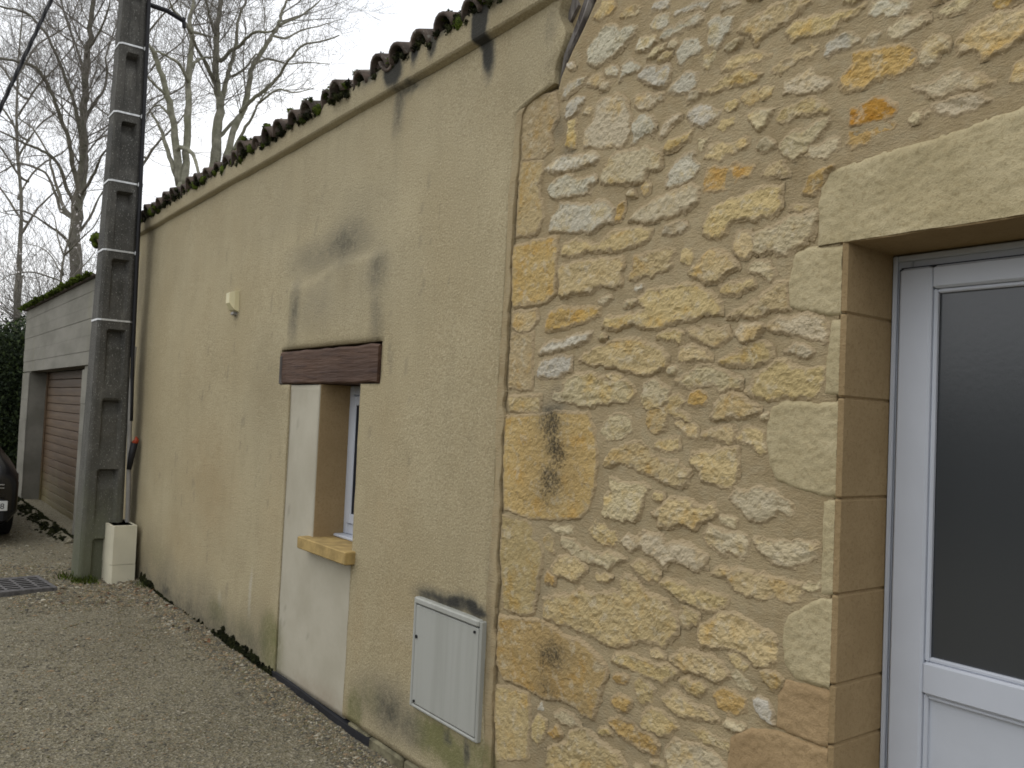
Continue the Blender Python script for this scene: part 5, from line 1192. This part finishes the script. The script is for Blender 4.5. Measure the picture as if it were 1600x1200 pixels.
# ------------------------------------------------------------------ trees
class Tree:
    def __init__(s, seed): s.rng = np.random.default_rng(seed); s.S = {6: [], 4: [], 3: []}; s.tips = []; s.mb = MB()
    def seg(s, pts, rad, sides):
        for i in range(len(pts) - 1): s.S[sides].append((pts[i], pts[i + 1], rad[i], rad[i + 1]))
    def limb(s, pts, r0, r1, depth, dens=1.0, kids=True, sub_=6):
        pts = np.array(pts); n = len(pts); Q = np.concatenate([[2 * pts[0] - pts[1]], pts, [2 * pts[-1] - pts[-2]]]); P = []
        for i in range(n - 1):          # rounded through the given points
            a, b, c_, d = Q[i], Q[i + 1], Q[i + 2], Q[i + 3]
            for t in (0, .25, .5, .75): P.append(.5 * (2 * b + (c_ - a) * t + (2 * a - 5 * b + 4 * c_ - d) * t * t + (3 * b - a - 3 * c_ + d) * t ** 3))
        P = np.array(P + [pts[-1]]); L_ = np.linalg.norm(np.diff(P, axis=0), axis=1).sum()
        P[1:-1] += s.rng.normal(size=(len(P) - 2, 3)) * min(L_ * .004, r0 * .12)
        R_ = np.linspace(r0, r1, len(P)) * (1 + .06 * s.rng.normal(size=len(P)))
        s.mb.tube(list(P), list(R_), 9)
        if kids: s.children(P, R_, L_, depth, dens)
    def children(s, P, R_, L_, depth, dens):
        rng = s.rng; k = int(max(2, L_ * dens * (2.2 if depth < 2 else 5.0 if depth < 3 else 7.5)))
        for _ in range(k):
            t = rng.uniform(.25 if depth < 2 else .12, 1.0); i = min(int(t * (len(P) - 1)), len(P) - 2); f = t * (len(P) - 1) - i
            p = P[i] * (1 - f) + P[i + 1] * f; d = P[i + 1] - P[i]; d /= np.linalg.norm(d) + 1e-9
            a = rng.normal(size=3); a -= d * (a @ d); a /= np.linalg.norm(a)
            dr_ = d * rng.uniform(.35, .9) + a * rng.uniform(.5, 1.0) + np.array([0, 0, rng.uniform(.0, .35)]); dr_ /= np.linalg.norm(dr_)
            l = L_ * rng.uniform(.22, .5) if depth < 2 else L_ * rng.uniform(.3, .6); l = float(np.clip(l, .25, 3.2)); r = min(R_[i] * .5, .0042 + l * .0058)
            s.grow(p, dr_, l, r, depth + 1, dens)
    def grow(s, p, d, l, r, depth, dens):
        rng = s.rng; n = 5 if depth < 4 else 3; P = [p]; bend = rng.normal(size=3) * .25
        for i in range(n):
            d = d + bend * .25 + rng.normal(size=3) * .13 + np.array([0, 0, .05]); d /= np.linalg.norm(d); P.append(P[-1] + d * l / n)
        P = np.array(P); R_ = np.linspace(r, max(.0035, r * .3), n + 1); s.seg(P, R_, 3 if r < .02 else 4); s.tips.append(P[-1])
        if depth < 5 and l > .22: s.children(P, R_, l, depth, dens * (.75 if depth > 2 else 1))
    def mesh(s, items, sides):
        a = np.array([i[0] for i in items]); b = np.array([i[1] for i in items]); ra = np.array([i[2] for i in items]); rb = np.array([i[3] for i in items])
        d = b - a; d /= np.linalg.norm(d, axis=1)[:, None] + 1e-9; u1 = np.cross(d, np.array([.3, .9, .31])); u1 /= np.linalg.norm(u1, axis=1)[:, None]; u2 = np.cross(d, u1)
        an = np.linspace(0, 2 * np.pi, sides + 1)[:-1]; ring = np.cos(an)[None, :, None] * u1[:, None] + np.sin(an)[None, :, None] * u2[:, None]
        V = np.concatenate([a[:, None] + ring * ra[:, None, None], b[:, None] + ring * rb[:, None, None]], 1).reshape(-1, 3)
        j = np.arange(sides); q = np.stack([j, (j + 1) % sides, sides + (j + 1) % sides, sides + j], 1)
        return V, (q[None] + (np.arange(len(items)) * 2 * sides)[:, None, None]).reshape(-1, 4)
    def build(s, root, bark, twig):
        s.mb.build('trunk', bark, root, True)
        Vs, qs, n = [], [], 0
        for sd, it in s.S.items():
            if it: V, q = s.mesh(it, sd); Vs.append(V); qs.append(q + n); n += len(V)
        me = mesh_np('crown', np.concatenate(Vs), [np.concatenate(qs)], True, None, [twig]); shift_to(me, root); o = bpy.data.objects.new('crown', me); C.objects.link(o); o.parent = root
def traced_tree(name, label, cat, depth, base_px, limbs, bark, twig, seed, dens, group=None, spread=1.0):
    T_ = Tree(seed); g0 = at_depth(*base_px, depth); root = thing(name, label, cat, (g0[0], g0[1], 0), group)
    gp_ = np.array([g0[0], g0[1], 0.0]); r0 = limbs[0][1][0] * depth / FPX
    T_.limb([gp_, (gp_ + g0) / 2, g0], r0 * 1.25, r0, 0, 0, False)
    done_ = []
    for pts, (ra, rb), dz in limbs:
        P = []; m_ = len(pts); d0 = depth       # a limb starts where it leaves an earlier one
        if done_:
            q0 = min(done_, key=lambda q: (q[0] - pts[0][0]) ** 2 + (q[1] - pts[0][1]) ** 2); d0 = q0[2]
            if pts[0][1] < base_px[1] - 25 and math.hypot(q0[0] - pts[0][0], q0[1] - pts[0][1]) > 1.5: pts = [q0[:2]] + list(pts); m_ += 1
        for i, (px, py) in enumerate(pts):
            dd = d0 + dz * (i / max(1, m_ - 1)) ** 1.3 * spread; P.append(at_depth(px, py, dd)); done_.append((px, py, dd))
            if i: done_.append(((px + pts[i - 1][0]) / 2, (py + pts[i - 1][1]) / 2, dd - dz * .5 / m_))
        T_.limb(P, (.86 if len(done_) < 40 and ra > 7 else (.9 if 'plane' in name else .72)) * ra * depth / FPX, .6 * rb * depth / FPX, 1, dens)
    T_.build(root, bark, twig); return root, T_
big = [([(118, 470), (118, 400), (120, 340), (127, 285), (131, 235), (131, 180), (134, 120), (140, 60), (146, 0), (150, -80), (156, -170)], (11.5, 3), .5),
       ([(125, 300), (115, 265), (110, 230), (95, 185), (78, 140), (55, 105), (20, 95), (-30, 85), (-90, 60)], (6, 2), -3),
       ([(122, 325), (105, 295), (90, 255), (65, 235), (40, 225), (0, 205), (-50, 190)], (5, 1.5), -2),
       ([(120, 345), (100, 325), (92, 300), (80, 262), (75, 240), (50, 200), (20, 180)], (5, 1.5), 2.5),
       ([(129, 225), (118, 170), (105, 130), (90, 90), (70, 50), (40, 20), (0, 10), (-50, -10)], (5, 1.5), -2),
       ([(131, 190), (145, 165), (162, 140), (168, 110), (165, 90), (178, 50), (190, 10)], (4.5, 1.2), 2),
       ([(130, 300), (148, 270), (158, 245), (172, 225), (190, 190)], (4, 1.2), -2), ([(133, 140), (125, 90), (110, 50), (95, 0), (85, -50)], (4, 1.5), 2),
       ([(138, 80), (155, 50), (170, 10), (178, -40)], (3.5, 1.2), -1.5), ([(95, 330), (85, 300), (70, 270), (30, 255), (0, 270), (-30, 275)], (4, 1.2), 2), ([(120, 345), (95, 330)], (5, 4), .2),
       ([(118, 400), (100, 370), (75, 352), (40, 330), (5, 330)], (4, 1), -2), ([(119, 370), (140, 340), (160, 300), (185, 275)], (3.5, 1), 1)]
traced_tree('bare_tree', 'tall dark bare tree with dense twigs left of the concrete pole', 'tree', 23, (117, 470), big, M_BARK, M_TWIG, 11, .82, 'bare trees behind the roofs')
t2 = [([(284, 300), (283, 285)], (12, 11), 0), ([(281, 290), (276, 235), (270, 190), (262, 150), (250, 110), (240, 82), (228, 68), (215, 62)], (7.5, 4), -1),
      ([(288, 290), (291, 240), (294, 180), (295, 130), (298, 90), (300, 50), (295, 38), (302, 10), (300, -20), (306, -80)], (7, 3), 1),
      ([(292, 122), (280, 100), (262, 88), (245, 80)], (4, 2), -1), ([(276, 275), (262, 235), (250, 200), (236, 175)], (5, 2.5), 1), ([(282, 230), (295, 235), (305, 248), (311, 275)], (4.5, 3.5), -1),
      ([(296, 110), (305, 98), (318, 90), (336, 89)], (3.5, 2), 1), ([(297, 48), (285, 30), (270, 15), (262, -10)], (4, 2), -1), ([(299, 50), (318, 54), (338, 60)], (3, 1.5), 1), ([(270, 185), (250, 165), (238, 168)], (3, 1.5), 1), ([(262, 150), (245, 135), (230, 120), (218, 100)], (3, 1.2), -1), ([(228, 68), (232, 40), (228, 0), (235, -40)], (3.5, 1.5), 0)]
traced_tree('plane_tree', 'pale plane tree forking low, just right of the concrete pole', 'tree', 22, (284, 300), t2, M_PLANE, M_TWIG2, 23, .8, 'bare trees behind the roofs')
t3 = [([(332, 285), (334, 265), (340, 210), (344, 165), (340, 140), (337, 110), (338, 60), (340, 30), (346, 0), (350, -50), (356, -110)], (10, 3), .5),
      ([(347, 155), (355, 120), (362, 95), (370, 60), (372, 30), (385, 0), (392, -30)], (5, 2), 1.5), ([(332, 120), (322, 100), (308, 75), (300, 55)], (4.5, 2.5), -1.5), ([(340, 130), (334, 122)], (6, 5), 0),
      ([(345, 95), (360, 80), (375, 72), (385, 60), (400, 50), (420, 50), (432, 44)], (4.2, 2), -1.5), ([(350, 255), (365, 205), (378, 175), (388, 140), (395, 105), (410, 80), (425, 55), (435, 40), (440, 20), (450, 0), (462, -30)], (6.5, 2.5), 1),
      ([(378, 172), (395, 155), (415, 140), (435, 120), (445, 102), (455, 90), (475, 70), (500, 65), (530, 55)], (4, 1.5), -2), ([(345, 212), (360, 195), (373, 180)], (4, 3.5), .5), ([(352, 268), (365, 235), (380, 205), (395, 180), (405, 160), (425, 130)], (4, 1), -1),
      ([(435, 40), (455, 30), (470, 25), (490, 10), (512, -12)], (3, 1.4), 1.5), ([(398, 100), (420, 92), (450, 100), (480, 98), (515, 100)], (2.6, 1), 2), ([(412, 155), (435, 140), (460, 145), (490, 138)], (2.4, .9), -1.5), ([(365, 118), (385, 105), (400, 85), (415, 92), (440, 96)], (2.6, 1), 1), ([(338, 60), (332, 40), (325, 15), (318, -20)], (3.5, 1.5), -1),
      ([(450, 0), (480, -10), (510, -30)], (2.5, 1), 0), ([(425, 55), (445, 60), (470, 48), (500, 40), (535, 30)], (2.4, .8), 2)]
traced_tree('plane_tree', 'larger pale plane tree spreading over the tiled roof against the white sky', 'tree', 23.5, (332, 285), t3, M_PLANE, M_TWIG2, 37, .95, 'bare trees behind the roofs')
# farther, finer trees
for k_, (px, py, dep_, lab) in enumerate(((30, 430, 34, 'thin distant bare tree at the far left above the hedge'), (215, 330, 38, 'hazy distant bare tree seen between the big tree and the plane tree'))):
    lim = [([(px, py), (px + 3, py - 120), (px - 5, py - 250), (px + 6, py - 420)], (5, 1.5), 1)]
    for j in range(9):
        a = -1 if j % 2 else 1; y0 = py - 60 - j * 32; lim.append(([(px, y0), (px + a * 30, y0 - 45), (px + a * (60 + 8 * (j % 3)), y0 - 75), (px + a * 95, y0 - 120)], (3, 1), (j % 3 - 1) * 2))
    traced_tree('bare_tree', lab, 'tree', dep_, (px, py), lim, M_BARK, M_TWIG, 51 + k_, .6, 'bare trees behind the roofs')
# flowering shrub tree
lim = [([(92, 490), (95, 440), (100, 400), (112, 360), (118, 330)], (3, 1.2), 0), ([(97, 430), (80, 400), (60, 385), (35, 380)], (2, .8), 1), ([(100, 400), (125, 375), (148, 352), (158, 330)], (2, .8), -1), ([(95, 450), (120, 425), (140, 405), (150, 390)], (2, .8), .6), ([(96, 440), (70, 430), (45, 425), (15, 430), (0, 440)], (2, .8), -.6), ([(100, 400), (90, 370), (85, 340), (70, 320)], (2, .8), .5)]
root, T_ = traced_tree('blossom_tree', 'slender tree in white blossom behind the garage roof', 'tree', 17.5, (92, 490), lim, M_BARK, M_TWIG, 77, .8)
tips = np.array(T_.tips); tips = tips[RNG.random(len(tips)) < .42]; n = len(tips) * 2; P = np.repeat(tips, 2, 0) + RNG.normal(size=(n, 3)) * .03; d = RNG.normal(size=(n, 3)) * .014; e = RNG.normal(size=(n, 3)) * .014
Tq = np.stack([P - d, P + e, P + d, P - e], 1).reshape(-1, 3); me = mesh_np('blossom', Tq, [np.arange(len(Tq)).reshape(-1, 4)], False, None, [M_BLOSSOM]); shift_to(me, root); o = bpy.data.objects.new('blossom', me); C.objects.link(o); o.parent = root; o['kind'] = 'stuff'
# leafy brown scrub behind the hedge
sc = thing('scrub', 'olive brown leafless scrub above the conifer hedge', 'shrub', (-24, 3.2, 0)); T_ = Tree(91)
for i in range(16): T_.limb([(-25 + i * .13, 1.6 + RNG.uniform(0, 4.4), 0), (-25 + i * .13 + RNG.normal() * .2, 2.2 + RNG.uniform(0, 3.4), 2), (-25 + i * .13 + RNG.normal() * .4, 1.6 + RNG.uniform(0, 4), 3.6 + RNG.random())], .03, .01, 2, .6)
T_.build(sc, M_BARK, M_TWIG)

# ------------------------------------------------------------------ twisted overhead cable from the pole towards the lane
p0 = np.array([PX - .05, 1.72, 7.15]); d = ray(0, 170); p1 = np.array([0, 0, EYE]) + d * 6.9; dirv = (p1 - p0); far = p0 + dirv * 2.4
n = 60; t = np.linspace(0, 1, n); base = p0[None] + (far - p0)[None] * t[:, None]
sd = np.cross(dirv / np.linalg.norm(dirv), [0, 0, 1.0]); sd /= np.linalg.norm(sd); upv = np.cross(sd, dirv / np.linalg.norm(dirv))
b = MB()
for ph in (0, 2.09, 4.19):
    tt_ = np.linspace(0, 1, 140); bs = p0[None] + (far - p0)[None] * tt_[:, None]; a = tt_ * 110 + ph
    b.tube(list(bs + .010 * (np.cos(a)[:, None] * sd + np.sin(a)[:, None] * upv)), .0085, 5)
o = b.build('overhead_cable', M_BLACK); tag(o, 'black twisted overhead cable slanting across the top left of the sky', 'cable')
